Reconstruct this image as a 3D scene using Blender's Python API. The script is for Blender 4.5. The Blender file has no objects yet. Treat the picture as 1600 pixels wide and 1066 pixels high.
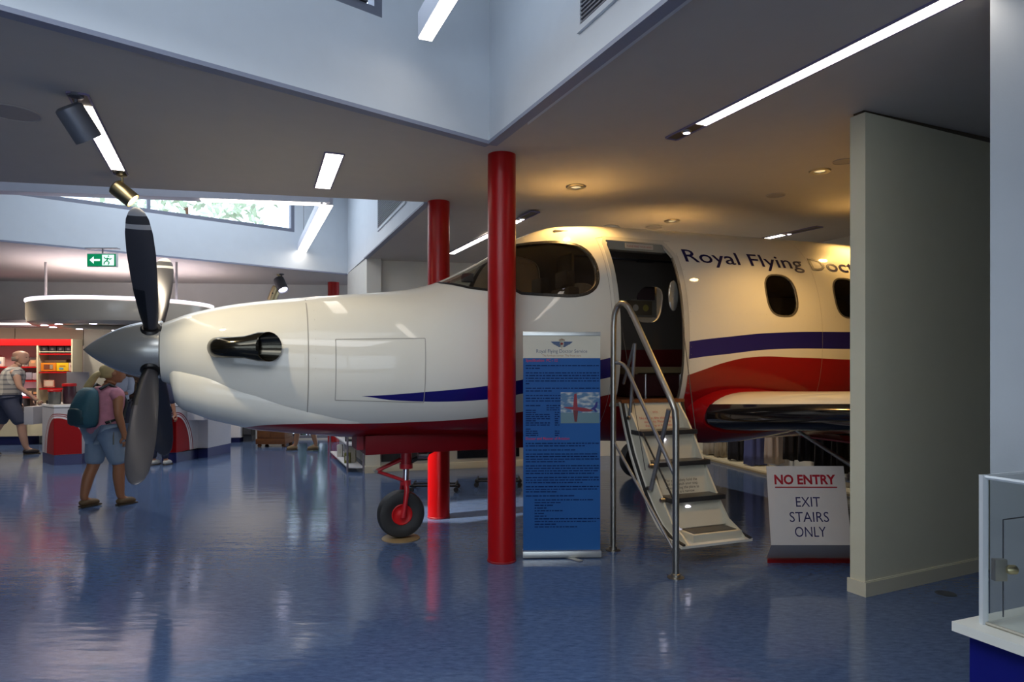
import bpy, bmesh, math, random
from mathutils import Vector, Matrix
random.seed(4)
PI = math.pi
sc = bpy.context.scene
COL = sc.collection
# ------------------------------------------------------------ camera, world, lights, exposure
F, YH, CH = 1050.0, 570.0, 1.63
cam_d = bpy.data.cameras.new('camera'); cam = bpy.data.objects.new('camera', cam_d); COL.objects.link(cam)
cam.location = (0, 0, CH); cam.rotation_euler = (PI/2, 0, 0)
cam_d.sensor_width = 36; cam_d.lens = F/1600*36; cam_d.shift_y = (YH-533)/1600
cam_d.clip_start = .05; cam_d.clip_end = 200
sc.camera = cam
sc.view_settings.view_transform = 'Standard'; sc.view_settings.look = 'None'
sc.view_settings.gamma = 1; sc.view_settings.use_curve_mapping = False
sc.view_settings.exposure = 0.0
w = bpy.data.worlds.new('sky'); sc.world = w; w.use_nodes = True
bg = w.node_tree.nodes['Background']; bg.inputs[0].default_value = (.72, .84, 1, 1); bg.inputs[1].default_value = 3.0

def area(name, loc, target, sx, sy, power, color, spread=180):
    l = bpy.data.lights.new(name, 'AREA'); l.shape = 'RECTANGLE'; l.size = sx; l.size_y = sy
    l.energy = power; l.color = color; l.spread = math.radians(spread)
    o = bpy.data.objects.new(name, l); COL.objects.link(o); o.location = loc
    d = Vector(target)-Vector(loc); o.rotation_euler = d.to_track_quat('-Z', 'Y').to_euler(); return o
def spot(name, loc, target, power, color, deg, blend=.3, rad=.04):
    l = bpy.data.lights.new(name, 'SPOT'); l.energy = power; l.color = color
    l.spot_size = math.radians(deg); l.spot_blend = blend; l.shadow_soft_size = rad
    o = bpy.data.objects.new(name, l); COL.objects.link(o); o.location = loc
    d = Vector(target)-Vector(loc); o.rotation_euler = d.to_track_quat('-Z', 'Y').to_euler(); return o
WARM = (1, .72, .38); DAY = (.78, .88, 1)
# daylight in the near well and the far clerestory, plus two added fill lamps
area('daylight_near_well', (-1.3, 1.2, 5.1), (-1.0, 2.2, 0), 3.0, 2.2, 55, DAY)
area('fill_near_well_opening', (-1.2, 1.75, 3.42), (-1.2, 1.9, 0), 2.3, 1.6, 80, (.92, .95, 1))  # added lamp, lights floor and aircraft without brightening the well walls
area('daylight_far_well', (-4.6, 9.6, 5.1), (-4.4, 9.6, 0), 3.6, 3.0, 100, DAY)
area('fill_behind_camera', (-1.0, -4.6, 2.0), (-.5, 4, 1.2), 7.0, 2.2, 24, (1, .93, .84))  # added warm fill from the unseen end of the hall
# track lamps
spot('lamp_track_near', (-2.60, 4.46, 3.0), (-1.75, 5.5, 1.55), 85, (1, .84, .58), 72, .6, .035)
spot('lamp_track_far', (-3.42, 6.12, 3.0), (-.55, 7.2, .25), 1900, (1, .88, .72), 22, .3, .04)
spot('fill_rear_blade', (-3.40, 6.10, 3.04), (-2.9, 6.6, 2.0), 38, (1, .86, .62), 120, 1, .04)  # added wide spot that brightens the rear upper blade
# downlights over the cabin roof and the shop, some added as fill
for i, (x, y) in enumerate(((.63, 6.55), (1.82, 8.1), (2.92, 6.2), (4.0, 7.6))):
    spot('downlight_and_fill', (x, y, 3.33), (x, y, 0), (75, 120, 100, 70)[i], (1, .58, .18), 125, .9, .05)
for x, y in ((-7.3, 11.9), (-9.3, 13.0), (-5.5, 13.2), (-11, 12.6), (-8.6, 10.6), (-6.0, 9.0)):  # the last two are added to light the people
    spot('downlight_and_fill', (x, y, 3.25), (x, y, 0), 170, (1, .86, .68), 120, .6, .08)

spot('downlight_and_fill', (2.6, 9.9, 3.3), (3.0, 10.3, 0), 170, (1, .88, .72), 110, .6, .05)  # added spot that brightens the dark hanging garments

# ------------------------------------------------------------ photograph measurements -> metres
def at(px, py, Y): return Vector(((px-800)/F*Y, Y, CH-(py-YH)*Y/F))
def gr(px, py):
    Y = CH*F/(py-YH); return Vector(((px-800)/F*Y, Y, 0))
def cz(x): return 3.37+.022*max(0, x)
def cl(px, py):
    k = (px-800)/F; Y = 1.74*F/(YH-py)
    for _ in range(8): Y = (cz(k*Y)-CH)*F/(YH-py)
    return Vector((k*Y, Y, cz(k*Y)))

# ------------------------------------------------------------ materials
MATS = {}
def mat(name, col, rough=.5, metal=0, coat=0, em=0, bump=0, bscale=40, var=.0, vscale=6, emcol=None, spec=.5, alpha=1):
    if name in MATS: return MATS[name]
    m = bpy.data.materials.new(name); m.use_nodes = True; nt = m.node_tree; b = nt.nodes['Principled BSDF']
    c = (*col, 1)
    b.inputs['Base Color'].default_value = c; b.inputs['Roughness'].default_value = rough
    b.inputs['Metallic'].default_value = metal; b.inputs['Coat Weight'].default_value = coat
    b.inputs['Coat Roughness'].default_value = .05; b.inputs['Specular IOR Level'].default_value = spec
    if em:
        b.inputs['Emission Color'].default_value = (*(emcol or col), 1); b.inputs['Emission Strength'].default_value = em
    tc = nt.nodes.new('ShaderNodeTexCoord')
    n = nt.nodes.new('ShaderNodeTexNoise'); n.inputs['Scale'].default_value = vscale; n.inputs['Detail'].default_value = 5
    nt.links.new(tc.outputs['Object'], n.inputs['Vector'])
    v = var or .04
    mr = nt.nodes.new('ShaderNodeMapRange'); mr.inputs[3].default_value = 1-v; mr.inputs[4].default_value = 1+v
    nt.links.new(n.outputs[0], mr.inputs[0])
    mx = nt.nodes.new('ShaderNodeMix'); mx.data_type = 'RGBA'; mx.blend_type = 'MULTIPLY'; mx.inputs[0].default_value = 1
    mx.inputs[6].default_value = c; nt.links.new(mr.outputs[0], mx.inputs[7]); nt.links.new(mx.outputs[2], b.inputs['Base Color'])
    if bump:
        n2 = nt.nodes.new('ShaderNodeTexNoise'); n2.inputs['Scale'].default_value = bscale; n2.inputs['Detail'].default_value = 4
        nt.links.new(tc.outputs['Object'], n2.inputs['Vector'])
        bp = nt.nodes.new('ShaderNodeBump'); bp.inputs['Strength'].default_value = bump; bp.inputs['Distance'].default_value = .01
        nt.links.new(n2.outputs[0], bp.inputs['Height']); nt.links.new(bp.outputs[0], b.inputs['Normal'])
    m.diffuse_color = c; MATS[name] = m; return m
def glassmat(name, col=(1, 1, 1), rough=0.0, tint_alpha=None):
    if name in MATS: return MATS[name]
    m = bpy.data.materials.new(name); m.use_nodes = True; nt = m.node_tree; nt.nodes.clear()
    o = nt.nodes.new('ShaderNodeOutputMaterial'); g = nt.nodes.new('ShaderNodeBsdfGlossy'); t = nt.nodes.new('ShaderNodeBsdfTransparent')
    fr = nt.nodes.new('ShaderNodeFresnel'); fr.inputs[0].default_value = 1.45; mx = nt.nodes.new('ShaderNodeMixShader')
    g.inputs['Roughness'].default_value = rough; t.inputs[0].default_value = (*col, 1)
    ge = nt.nodes.new('ShaderNodeNewGeometry'); iv = nt.nodes.new('ShaderNodeMath'); iv.operation = 'SUBTRACT'; iv.inputs[0].default_value = 1; nt.links.new(ge.outputs['Backfacing'], iv.inputs[1])
    ml = nt.nodes.new('ShaderNodeMath'); ml.operation = 'MULTIPLY'; nt.links.new(fr.outputs[0], ml.inputs[0]); nt.links.new(iv.outputs[0], ml.inputs[1])
    nt.links.new(ml.outputs[0], mx.inputs[0]); nt.links.new(t.outputs[0], mx.inputs[1]); nt.links.new(g.outputs[0], mx.inputs[2])
    nt.links.new(mx.outputs[0], o.inputs[0]); MATS[name] = m; return m
WALL = mat('white_wall_paint', (.62, .62, .58), .75, bump=.05, bscale=90)
WELL = mat('cool_white_wall_paint', (.66, .70, .74), .8, bump=.05, bscale=90)
CEIL = mat('ceiling_paint', (.52, .48, .44), .85, bump=.04, bscale=60)
CREAM = mat('cream_paint', (.70, .68, .56), .5)
SKIRT = mat('skirting_paint', (.62, .58, .44), .45)
RED = mat('red_gloss_paint', (.33, .002, .003), .30, spec=.35)
REDM = mat('red_satin', (.50, .008, .010), .4, spec=.3)
DRED = mat('dark_red_paint', (.20, .004, .012), .4)
BLACK = mat('black_gloss', (.008, .008, .010), .12, coat=.5)
BLKM = mat('black_matt', (.012, .012, .013), .6)
RUBBER = mat('tyre_rubber', (.018, .018, .018), .62, bump=.1, bscale=120)
GREYM = mat('grey_powder_metal', (.22, .22, .23), .38, metal=.6)
STEEL = mat('brushed_steel', (.36, .34, .30), .34, metal=1)
CHROME = mat('chrome', (.8, .8, .8), .08, metal=1)
BRASS = mat('dull_brass', (.50, .42, .24), .35, metal=1)
BRONZE = mat('bronze_recess', (.10, .075, .05), .4, metal=.7)
DGREY = mat('dark_grey_paint', (.05, .052, .06), .5)
MGREY = mat('mid_grey_paint', (.20, .20, .23), .5)
LGREY = mat('light_grey_laminate', (.42, .42, .46), .4)
WHITE = mat('white_laminate', (.72, .72, .74), .35)
NAVY = mat('navy_laminate', (.012, .016, .10), .35)
BLUE = mat('blue_laminate', (.004, .006, .13), .4, spec=.3)
TUBE = mat('fluorescent_diffuser', (1, 1, 1), .5, em=8.0, emcol=(1, .90, .78))
LED = mat('led_lens', (1, 1, 1), .5, em=8.0, emcol=(.80, .78, 1))
WARMLED = mat('halogen_lens', (1, .85, .6), .5, em=10.0, emcol=(1, .88, .65))
DARKIN = mat('dark_interior', (.045, .038, .032), .7)
LINING = mat('cabin_lining', (.11, .095, .075), .6)
WOOD = mat('varnished_timber', (.13, .045, .010), .4, var=.35, vscale=14)
ALU = mat('anodised_aluminium', (.55, .55, .52), .3, metal=.8)
SKIN = mat('skin_tone', (.42, .20, .12), .5)
TAN = mat('tanned_skin', (.30, .13, .06), .5)
GLASS = glassmat('clear_glass', (.97, .99, 1))
ACRYL = glassmat('clear_acrylic', (.93, .95, .95), .02)
SMOKED = glassmat('smoked_glass', (.20, .18, .16))

# ------------------------------------------------------------ mesh helpers
def finish(bm, name, m, parent=None, smooth=None):
    me = bpy.data.meshes.new(name); bm.normal_update(); bm.to_mesh(me); bm.free()
    return link(me, name, m, parent, smooth)
def link(me, name, m=None, parent=None, smooth=None):
    if m is not None:
        ms = m if isinstance(m, (list, tuple)) else [m]
        if not me.materials:
            for k in ms: me.materials.append(k)
    if smooth is not None:
        me.polygons.foreach_set('use_smooth', [True]*len(me.polygons))
        me.set_sharp_from_angle(angle=math.radians(smooth))
    o = bpy.data.objects.new(name, me); COL.objects.link(o)
    if parent: o.parent = parent
    return o
def tag(o, label=None, cat=None, group=None, kind=None):
    if label: o['label'] = label
    if cat: o['category'] = cat
    if group: o['group'] = group
    if kind: o['kind'] = kind
    return o
def thing(name, label, cat, loc=(0, 0, 0), rz=0, group=None):
    o = bpy.data.objects.new(name, None); COL.objects.link(o); o.location = loc; o.rotation_euler = (0, 0, rz)
    o.empty_display_size = .1; return tag(o, label, cat, group)
def copy_tree(o, parent=None):
    c = o.copy(); COL.objects.link(c)
    if parent: c.parent = parent
    for ch in o.children: copy_tree(ch, c)
    return c
def box(bm, c, s, M=None, bev=0):
    r = bmesh.ops.create_cube(bm, size=1)
    vs = r['verts']
    for v in vs:
        v.co = Vector((v.co.x*s[0]+c[0], v.co.y*s[1]+c[1], v.co.z*s[2]+c[2]))
    if bev:
        es = list({e for v in vs for e in v.link_edges})
        rr = bmesh.ops.bevel(bm, geom=es, offset=bev, segments=2, profile=.7, affect='EDGES')
        vs = list({v for f in rr['faces'] for v in f.verts} | {v for v in vs if v.is_valid})
    if M is not None:
        for v in vs: v.co = M @ v.co
    return vs
def boxo(name, c, s, m, parent=None, M=None, bev=0):
    bm = bmesh.new(); box(bm, c, s, M, bev); return finish(bm, name, m, parent, 40 if bev else None)
def poly_prism(bm, pts, d):
    """pts: 3-D points of one face, d: extrusion vector"""
    a = [bm.verts.new(p) for p in pts]; b = [bm.verts.new(Vector(p)+Vector(d)) for p in pts]
    n = len(a); fs = [bm.faces.new(a), bm.faces.new(b[::-1])]
    for i in range(n): fs.append(bm.faces.new((a[(i+1) % n], a[i], b[i], b[(i+1) % n])))
    bmesh.ops.recalc_face_normals(bm, faces=fs); return fs
def tube(bm, pts, r, seg=10, cap=True):
    pts = [Vector(p) for p in pts]; rs = r if isinstance(r, (list, tuple)) else [r]*len(pts)
    rings = []; up = None
    for i, p in enumerate(pts):
        t = (pts[min(i+1, len(pts)-1)]-pts[max(i-1, 0)]).normalized()
        if up is None: up = Vector((0, 0, 1)) if abs(t.z) < .9 else Vector((1, 0, 0))
        a = t.cross(up).normalized(); up = a.cross(t).normalized()
        rings.append([bm.verts.new(p+(a*math.cos(2*PI*k/seg)+up*math.sin(2*PI*k/seg))*rs[i]) for k in range(seg)])
    for i in range(len(rings)-1):
        for k in range(seg): bm.faces.new((rings[i][k], rings[i][(k+1) % seg], rings[i+1][(k+1) % seg], rings[i+1][k]))
    if cap: bm.faces.new(rings[0][::-1]); bm.faces.new(rings[-1])
    return rings
def tubeo(name, pts, r, m, parent=None, seg=10):
    bm = bmesh.new(); tube(bm, pts, r, seg); bmesh.ops.recalc_face_normals(bm, faces=bm.faces); return finish(bm, name, m, parent, 50)
def lathe(bm, prof, seg=24, M=None, axis='z'):
    rings = []
    for r, z in prof:
        ring = []
        for k in range(seg):
            a = 2*PI*k/seg; p = Vector((r*math.cos(a), r*math.sin(a), z))
            if M is not None: p = M @ p
            ring.append(bm.verts.new(p))
        rings.append(ring)
    for i in range(len(rings)-1):
        for k in range(seg): bm.faces.new((rings[i][k], rings[i][(k+1) % seg], rings[i+1][(k+1) % seg], rings[i+1][k]))
    if prof[0][0] > 1e-6: bm.faces.new(rings[0][::-1])
    if prof[-1][0] > 1e-6: bm.faces.new(rings[-1])
    bmesh.ops.remove_doubles(bm, verts=bm.verts, dist=1e-6)
def latheo(name, prof, m, parent=None, seg=24, M=None, smooth=40):
    bm = bmesh.new(); lathe(bm, prof, seg, M); bmesh.ops.recalc_face_normals(bm, faces=bm.faces); return finish(bm, name, m, parent, smooth)
def loft(bm, rings, closed=True, caps=True):
    R = [[bm.verts.new(p) for p in r] for r in rings]; n = len(R[0])
    for i in range(len(R)-1):
        for k in range(n if closed else n-1):
            bm.faces.new((R[i][k], R[i][(k+1) % n], R[i+1][(k+1) % n], R[i+1][k]))
    if caps: bm.faces.new(R[0][::-1]); bm.faces.new(R[-1])
    return R
def evalmesh(o):
    dg = bpy.context.evaluated_depsgraph_get(); dg.update()
    return bpy.data.meshes.new_from_object(o.evaluated_get(dg), depsgraph=dg)
def drop(o):
    d = o.data; bpy.data.objects.remove(o)
def boolop(A, B, op):
    a = bpy.data.objects.new('a', A); b = bpy.data.objects.new('b', B); COL.objects.link(a); COL.objects.link(b)
    md = a.modifiers.new('b', 'BOOLEAN'); md.operation = op; md.object = b; md.solver = 'EXACT'
    me = evalmesh(a); drop(a); drop(b); return me
def tomesh(bm):
    me = bpy.data.meshes.new('t'); bmesh.ops.recalc_face_normals(bm, faces=bm.faces); bm.to_mesh(me); bm.free(); return me
def solid(me, th, off=-1, matoff=0):
    a = bpy.data.objects.new('a', me); COL.objects.link(a)
    md = a.modifiers.new('s', 'SOLIDIFY'); md.thickness = th; md.offset = off; md.material_offset = matoff; md.use_even_offset = False
    r = evalmesh(a); drop(a); return r
def textmesh(s, width=None, height=None, bold=0, extr=0, align='LEFT'):
    c = bpy.data.curves.new('t', 'FONT'); c.body = s; c.size = 1; c.fill_mode = 'FRONT' if not extr else 'BOTH'
    c.offset = bold; c.extrude = extr; c.resolution_u = 3; c.align_x = align
    o = bpy.data.objects.new('t', c); COL.objects.link(o); me = evalmesh(o); drop(o)
    xs = [v.co.x for v in me.vertices]; k = 1
    if width: k = width/(max(xs)-min(xs))
    elif height: k = height/.70
    x0 = min(xs) if align == 'LEFT' else 0
    for v in me.vertices: v.co.x = (v.co.x-x0)*k; v.co.y *= (height/.70 if height else k)
    return me
def text_on(name, s, m, parent, M, width=None, height=None, bold=0, align='LEFT'):
    """flat print: x/y plane of the text placed by matrix M"""
    me = textmesh(s, width, height, bold, 0, align); me.transform(M)
    return link(me, name, m, parent)
def frame_matrix(o, xa, ya):
    xa = Vector(xa).normalized(); ya = Vector(ya).normalized(); z = xa.cross(ya)
    return Matrix(((xa.x, ya.x, z.x, o[0]), (xa.y, ya.y, z.y, o[1]), (xa.z, ya.z, z.z, o[2]), (0, 0, 0, 1)))
def skel(name, verts, edges, m, parent=None, sub=2, root=0, heads=()):
    me = bpy.data.meshes.new(name); me.from_pydata([v[0] for v in verts], edges, [])
    o = bpy.data.objects.new('t', me); COL.objects.link(o)
    md = o.modifiers.new('s', 'SKIN'); md.use_smooth_shade = True; md.branch_smoothing = .4
    sv = me.skin_vertices[0].data
    for i, v in enumerate(verts):
        r = v[1]; sv[i].radius = (r, r) if not isinstance(r, tuple) else r; sv[i].use_root = (i == root)
    if sub: o.modifiers.new('u', 'SUBSURF').levels = sub
    r = evalmesh(o); drop(o)
    bm = bmesh.new(); bm.from_mesh(r)
    for f in heads: f(bm)
    ob = finish(bm, name, m, parent, 180); return ob
# ============================================================ STRUCTURE
def wbox(bm, P, Q, t0, t1, z0, z1, o0, o1):
    P = Vector((P[0], P[1])); Q = Vector((Q[0], Q[1])); u = (Q-P).normalized(); n = Vector((-u.y, u.x))
    pts = []
    for t, o in ((t0, o0), (t1, o0), (t1, o1), (t0, o1)):
        p = P+u*t+n*o; pts.append((p.x, p.y, z0))
    return poly_prism(bm, pts, (0, 0, z1-z0))
def wall(name, P, Q, z0, z1, th=-.12, m=WALL, openings=(), ext=0):
    L = (Vector(Q[:2])-Vector(P[:2])).length
    bm = bmesh.new(); t = 0
    for (a, b, za, zb) in sorted(openings):
        wbox(bm, P, Q, t, a, z0, z1, 0, th)
        wbox(bm, P, Q, a, b, z0, za, 0, th); wbox(bm, P, Q, a, b, zb, z1, 0, th); t = b
    wbox(bm, P, Q, t, L+ext, z0, z1, 0, th)
    return tag(finish(bm, name, m), kind='structure')
def onwall(P, Q, px, py):
    P = Vector(P[:2]); u = (Vector(Q[:2])-P).normalized(); k = (px-800)/F
    # P+u t = (kY, Y)
    t = (k*P.y-P.x)/(u.x-k*u.y); Y = P.y+u.y*t
    return t, CH-(py-YH)*Y/F
# floor: blue marbled linoleum
def floor_mat():
    m = bpy.data.materials.new('blue_marbled_linoleum'); m.use_nodes = True; nt = m.node_tree; b = nt.nodes['Principled BSDF']
    tc = nt.nodes.new('ShaderNodeTexCoord'); mp = nt.nodes.new('ShaderNodeMapping'); mp.inputs['Rotation'].default_value = (0, 0, .4)
    mp.inputs['Scale'].default_value = (1, 3, 1); nt.links.new(tc.outputs['Object'], mp.inputs[0])
    n = nt.nodes.new('ShaderNodeTexNoise'); n.inputs['Scale'].default_value = 14; n.inputs['Detail'].default_value = 9; n.inputs['Roughness'].default_value = .7
    nt.links.new(mp.outputs[0], n.inputs['Vector'])
    r = nt.nodes.new('ShaderNodeValToRGB'); r.color_ramp.elements[0].position = .36; r.color_ramp.elements[1].position = .68
    r.color_ramp.elements[0].color = (.047, .080, .170, 1); r.color_ramp.elements[1].color = (.092, .146, .275, 1)
    nt.links.new(n.outputs[0], r.inputs[0]); nt.links.new(r.outputs[0], b.inputs['Base Color'])
    n2 = nt.nodes.new('ShaderNodeTexNoise'); n2.inputs['Scale'].default_value = 1.6; n2.inputs['Detail'].default_value = 6; nt.links.new(tc.outputs['Object'], n2.inputs['Vector'])
    mr = nt.nodes.new('ShaderNodeMapRange'); mr.inputs[3].default_value = .075; mr.inputs[4].default_value = .17
    nt.links.new(n2.outputs[0], mr.inputs[0]); nt.links.new(mr.outputs[0], b.inputs['Roughness'])
    n3 = nt.nodes.new('ShaderNodeTexNoise'); n3.inputs['Scale'].default_value = 4; n3.inputs['Detail'].default_value = 4; m3 = nt.nodes.new('ShaderNodeMapping'); m3.inputs['Scale'].default_value = (.6, 2.2, 1); nt.links.new(tc.outputs['Object'], m3.inputs[0]); nt.links.new(m3.outputs[0], n3.inputs['Vector'])
    bp = nt.nodes.new('ShaderNodeBump'); bp.inputs['Strength'].default_value = .13; bp.inputs['Distance'].default_value = .02
    nt.links.new(n3.outputs[0], bp.inputs['Height']); nt.links.new(bp.outputs[0], b.inputs['Normal'])
    b.inputs['Specular IOR Level'].default_value = .62
    return m
bm = bmesh.new(); box(bm, (-3.2, 5.5, -.05), (22, 22, .1)); tag(finish(bm, 'floor', floor_mat()), kind='structure')

C = cl(765, 222); B = cl(1035, 0); A = cl(0, 10)
B2 = C+(B-C)*3.0; A2 = C+(A-C)*2.6; R2 = Vector((-1.2, -2.6, 3.37))
G = cl(665, 316); K = cl(573, 403); K2 = cl(543, 428); L0 = cl(0, 375); E0 = cl(0, 284)
def onx(P, Q, x): t = (x-P.x)/(Q.x-P.x); return Vector((x, P.y+(Q.y-P.y)*t, 3.37))
E1 = onx(G, E0, -9.6); L1 = onx(K2, L0, -9.6)
bm = bmesh.new()
def loop(pts):
    vs = [bm.verts.new((p[0], p[1], cz(p[0]))) for p in pts]
    return [bm.edges.new((vs[i], vs[(i+1) % len(vs)])) for i in range(len(vs))]
es = loop([(-14, -5), (0, -5), (7.6, -5), (7.6, 15.6), (0, 15.6), (-14, 15.6)]) + loop([C, B2, R2, A2]) + loop([G, K, K2, L1, E1])
r = bmesh.ops.triangle_fill(bm, edges=es, use_beauty=True, use_dissolve=False)
for f in bm.faces:
    if f.normal.z > 0: f.normal_flip()
me = bpy.data.meshes.new('ceiling'); bm.to_mesh(me); bm.free()
tag(link(solid(me, .03, 1) if False else me, 'ceiling', CEIL), kind='structure')
ZT = 5.3
# near well walls. normal side chosen so thickness goes away from the well
tw0, zw0 = onwall(C, A, 597, 28); tw1, zw1 = onwall(C, A, 300, 0)
wall('wall_well_left', C, A2, 3.376, ZT, -.12, WELL, [(tw0, tw0+2.9, zw0, zw0+1.1)])
wall('wall_well_right', C, B2, 3.376, ZT, .12, WELL)
wall('wall_well_rear', A2, R2, 3.376, ZT, -.12, WELL); wall('wall_well_rear_right', R2, B2, 3.376, ZT, -.12, WELL)
bm = bmesh.new(); vs = [bm.verts.new((p[0], p[1], ZT)) for p in (C, B2, R2, A2)]; bm.faces.new(vs)
tag(finish(bm, 'ceiling_near_well', WELL), kind='structure')
# slim blue-grey trim along the lower edge of the well walls
TRIM = mat('blue_grey_edge_trim', (.26, .28, .36), .6)
for i, (P, Q, s) in enumerate(((C, A2, -1), (C, B2, 1))):
    bm = bmesh.new(); wbox(bm, P, Q, .0, (Vector(Q[:2])-Vector(P[:2])).length, 3.345, 3.372, .02*s*-1, .06*s); tag(finish(bm, 'trim_%d' % (i+1), TRIM), kind='structure')
# far well
wt0, wz0 = onwall(L1, K2, 30, 305); wt1, wz1 = onwall(L1, K2, 460, 353)
wall('wall_far_well', L1, K2, 3.376, ZT, .12, WELL, [(wt0-.4, wt1, 4.03, 5.1)])
LGK = (K2-G).length
wall('wall_far_well_right', G, K2, 3.376, ZT, -.24, WELL)
wall('wall_far_well_near', E1, G, 3.376, ZT, -.12, WELL); wall('wall_far_well_left', E1, L1, 3.376, ZT, .12, WELL)
bm = bmesh.new(); vs = [bm.verts.new((p[0], p[1], ZT)) for p in (G, K, K2, L1, E1)]; bm.faces.new(vs)
tag(finish(bm, 'ceiling_far_well', WELL), kind='structure')
bm = bmesh.new(); wbox(bm, L1, K2, 0, (K2-L1).length, 3.35, 3.372, -.01, .05); tag(finish(bm, 'trim_3', TRIM), kind='structure')
bm = bmesh.new(); wbox(bm, G, K2, 0, (K-G).length, 3.35, 3.372, -.05, .02); tag(finish(bm, 'trim_4', TRIM), kind='structure')
# wall end that comes down to the floor between K and K2
wall('wall_pier', K, K2, 0, 3.37, -.235, WALL)
# windows of the wells
FRAME = mat('window_frame_grey', (.20, .21, .26), .4, metal=.3)
def well_window(name, P, Q, t0, t1, z0, z1, side, mull=()):
    u = (Vector(Q[:2])-Vector(P[:2])).normalized()
    bm = bmesh.new(); fw = .06; d = (.0*side, .09*side)
    wbox(bm, P, Q, t0, t1, z0, z0+fw, *d); wbox(bm, P, Q, t0, t1, z1-fw, z1, *d)
    wbox(bm, P, Q, t0, t0+fw, z0+fw, z1-fw, *d); wbox(bm, P, Q, t1-fw, t1, z0+fw, z1-fw, *d)
    fr = tag(finish(bm, name, FRAME), kind='structure')
    for k in mull:
        bm = bmesh.new(); wbox(bm, P, Q, k-.025, k+.025, z0+fw, z1-fw, .02*side, .07*side); finish(bm, 'mullion', FRAME, fr)
    bm = bmesh.new(); wbox(bm, P, Q, t0+fw, t1-fw, z0+fw, z1-fw, .045*side, .052*side); finish(bm, 'pane', GLASS, fr)
    bm = bmesh.new(); wbox(bm, P, Q, t0+.12, t0+.2, z0+fw, z0+fw+.04, -.02*side, .02*side); finish(bm, 'latch', DGREY, fr)
    return fr
well_window('window_1', C, A2, tw0, tw0+2.9, zw0, zw0+1.1, -1, (tw0+1.4,))
wm, _ = onwall(L1, K2, 233, 320)
well_window('window_2', L1, K2, wt0-.4, wt1, 4.03, 5.1, 1, (wm,))
# outer walls
WB0 = Vector((-14, 13.7)); WB1 = Vector(((540-800)/F*14.7, 14.7))
u = (WB1-Vector(((0-800)/F*14.0, 14.0))).normalized(); WB0 = WB1-u*10.6
k0, _ = onwall(WB0, WB1, 446, 600); k1, _ = onwall(WB0, WB1, 516, 600)
wall('wall_back_left', WB0, WB1, 0, 3.4, .12, WALL, [(k0, k1, .03, 2.1)], ext=.9)
wf = well_window('window_3', WB0, WB1, k0, k1, .03, 2.1, 1, ((k0+k1)/2,))
wall('wall_left', (-13.9, -5), (-13.9, 15.5), 0, 3.4, .12)
wall('wall_behind', (-14, -5), (7.6, -5), 0, 3.4, -.12, WALL, [(10.5, 16.5, .4, 3.0)])
well_window('window_4', (-14, -5), (7.6, -5), 10.5, 16.5, .4, 3.0, -1, (12, 13.5, 15))
PB0 = Vector((cl(594, 407).x, cl(594, 407).y)); PB1 = Vector(cl(760, 412)[:2]); PB1 = PB0+(PB1-PB0)*3.6
wall('wall_back_right', PB0, PB1, 0, 3.5, .12, WALL)
RW0 = Vector((3.45, 13.0)); RW1 = Vector((6.2, 6.4))
wall('wall_right', RW0, RW1, 0, 3.6, .12, WALL)
# partition on the right, with skirting
P0 = Vector((.5055*1.0*4.72, 4.72)); P0 = Vector(((1352-800)/F*4.72, 4.72)); P1 = P0+Vector((.899, .438))*4.2
wall('wall_partition', P0, P1, 0, 3.405, .12, mat('partition_paint', (.60, .58, .44), .7, bump=.06, bscale=80))
bm = bmesh.new(); wbox(bm, P0, P1, .01, 4.2, 3.405, 3.47, .02, .10); tag(finish(bm, 'trim_5', BRONZE), kind='structure')  # dark strip coloured as the shadowed gap above the partition
bm = bmesh.new(); wbox(bm, P0, P1, -.014, 4.2, 0, .10, -.014, 0); wbox(bm, P0, P1, -.014, 0, 0, .10, 0, .134)
wbox(bm, P0, P1, -.014, 4.2, .1, .108, -.009, 0)
tag(finish(bm, 'baseboard_partition', SKIRT), kind='structure')
bm = bmesh.new(); poly_prism(bm, [(2.277, 3.2, 0), (7.5, 3.2, 0), (7.5, 3.38, 0), (2.42, 3.38, 0)], (0, 0, 3.5)); tag(finish(bm, 'wall_near_right', WELL), kind='structure')
wall('wall_far_side', (7.5, -5), (7.5, 9), 0, 3.5, -.12, WALL)
# garden seen through the low window and above the far clerestory
LEAF = mat('green_foliage', (.16, .30, .05), .6, var=.5, vscale=5)
def foliage(name, c, s, n, label, leaf=.12):
    bm = bmesh.new(); rnd = random.Random(len(name)+n)
    for i in range(n):
        a = rnd.uniform(0, 2*PI); b = rnd.uniform(-1, 1); rr = rnd.uniform(.55, 1); q = math.sqrt(1-b*b)
        p = Vector((c[0]+s[0]*rr*q*math.cos(a), c[1]+s[1]*rr*q*math.sin(a), c[2]+s[2]*rr*b))
        d1 = Vector((rnd.gauss(0, 1), rnd.gauss(0, 1), rnd.gauss(0, 1))).normalized(); d2 = d1.cross(Vector((rnd.gauss(0, 1), rnd.gauss(0, 1), 1))).normalized()
        bm.faces.new([bm.verts.new(p+d1*leaf), bm.verts.new(p+d2*leaf*.5), bm.verts.new(p-d1*leaf), bm.verts.new(p-d2*leaf*.5)])
    return bm
t = thing('garden_shrub', 'green garden shrub outside the low window behind the wooden chest', 'shrub', (-5.0, 16.0, 0))
f = finish(foliage('s', (0, 0, 1.1), (2.6, .6, 1.1), 3200, ''), 'foliage', LEAF, t); f['kind'] = 'stuff'
tubeo('trunk', [(0, 0, -.02), (.02, 0, .5)], [.05, .03], WOOD, t, 8)
t = thing('tree', 'pale green tree crown seen through the far clerestory window', 'tree', (-9.0, 18.5, 0))
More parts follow.
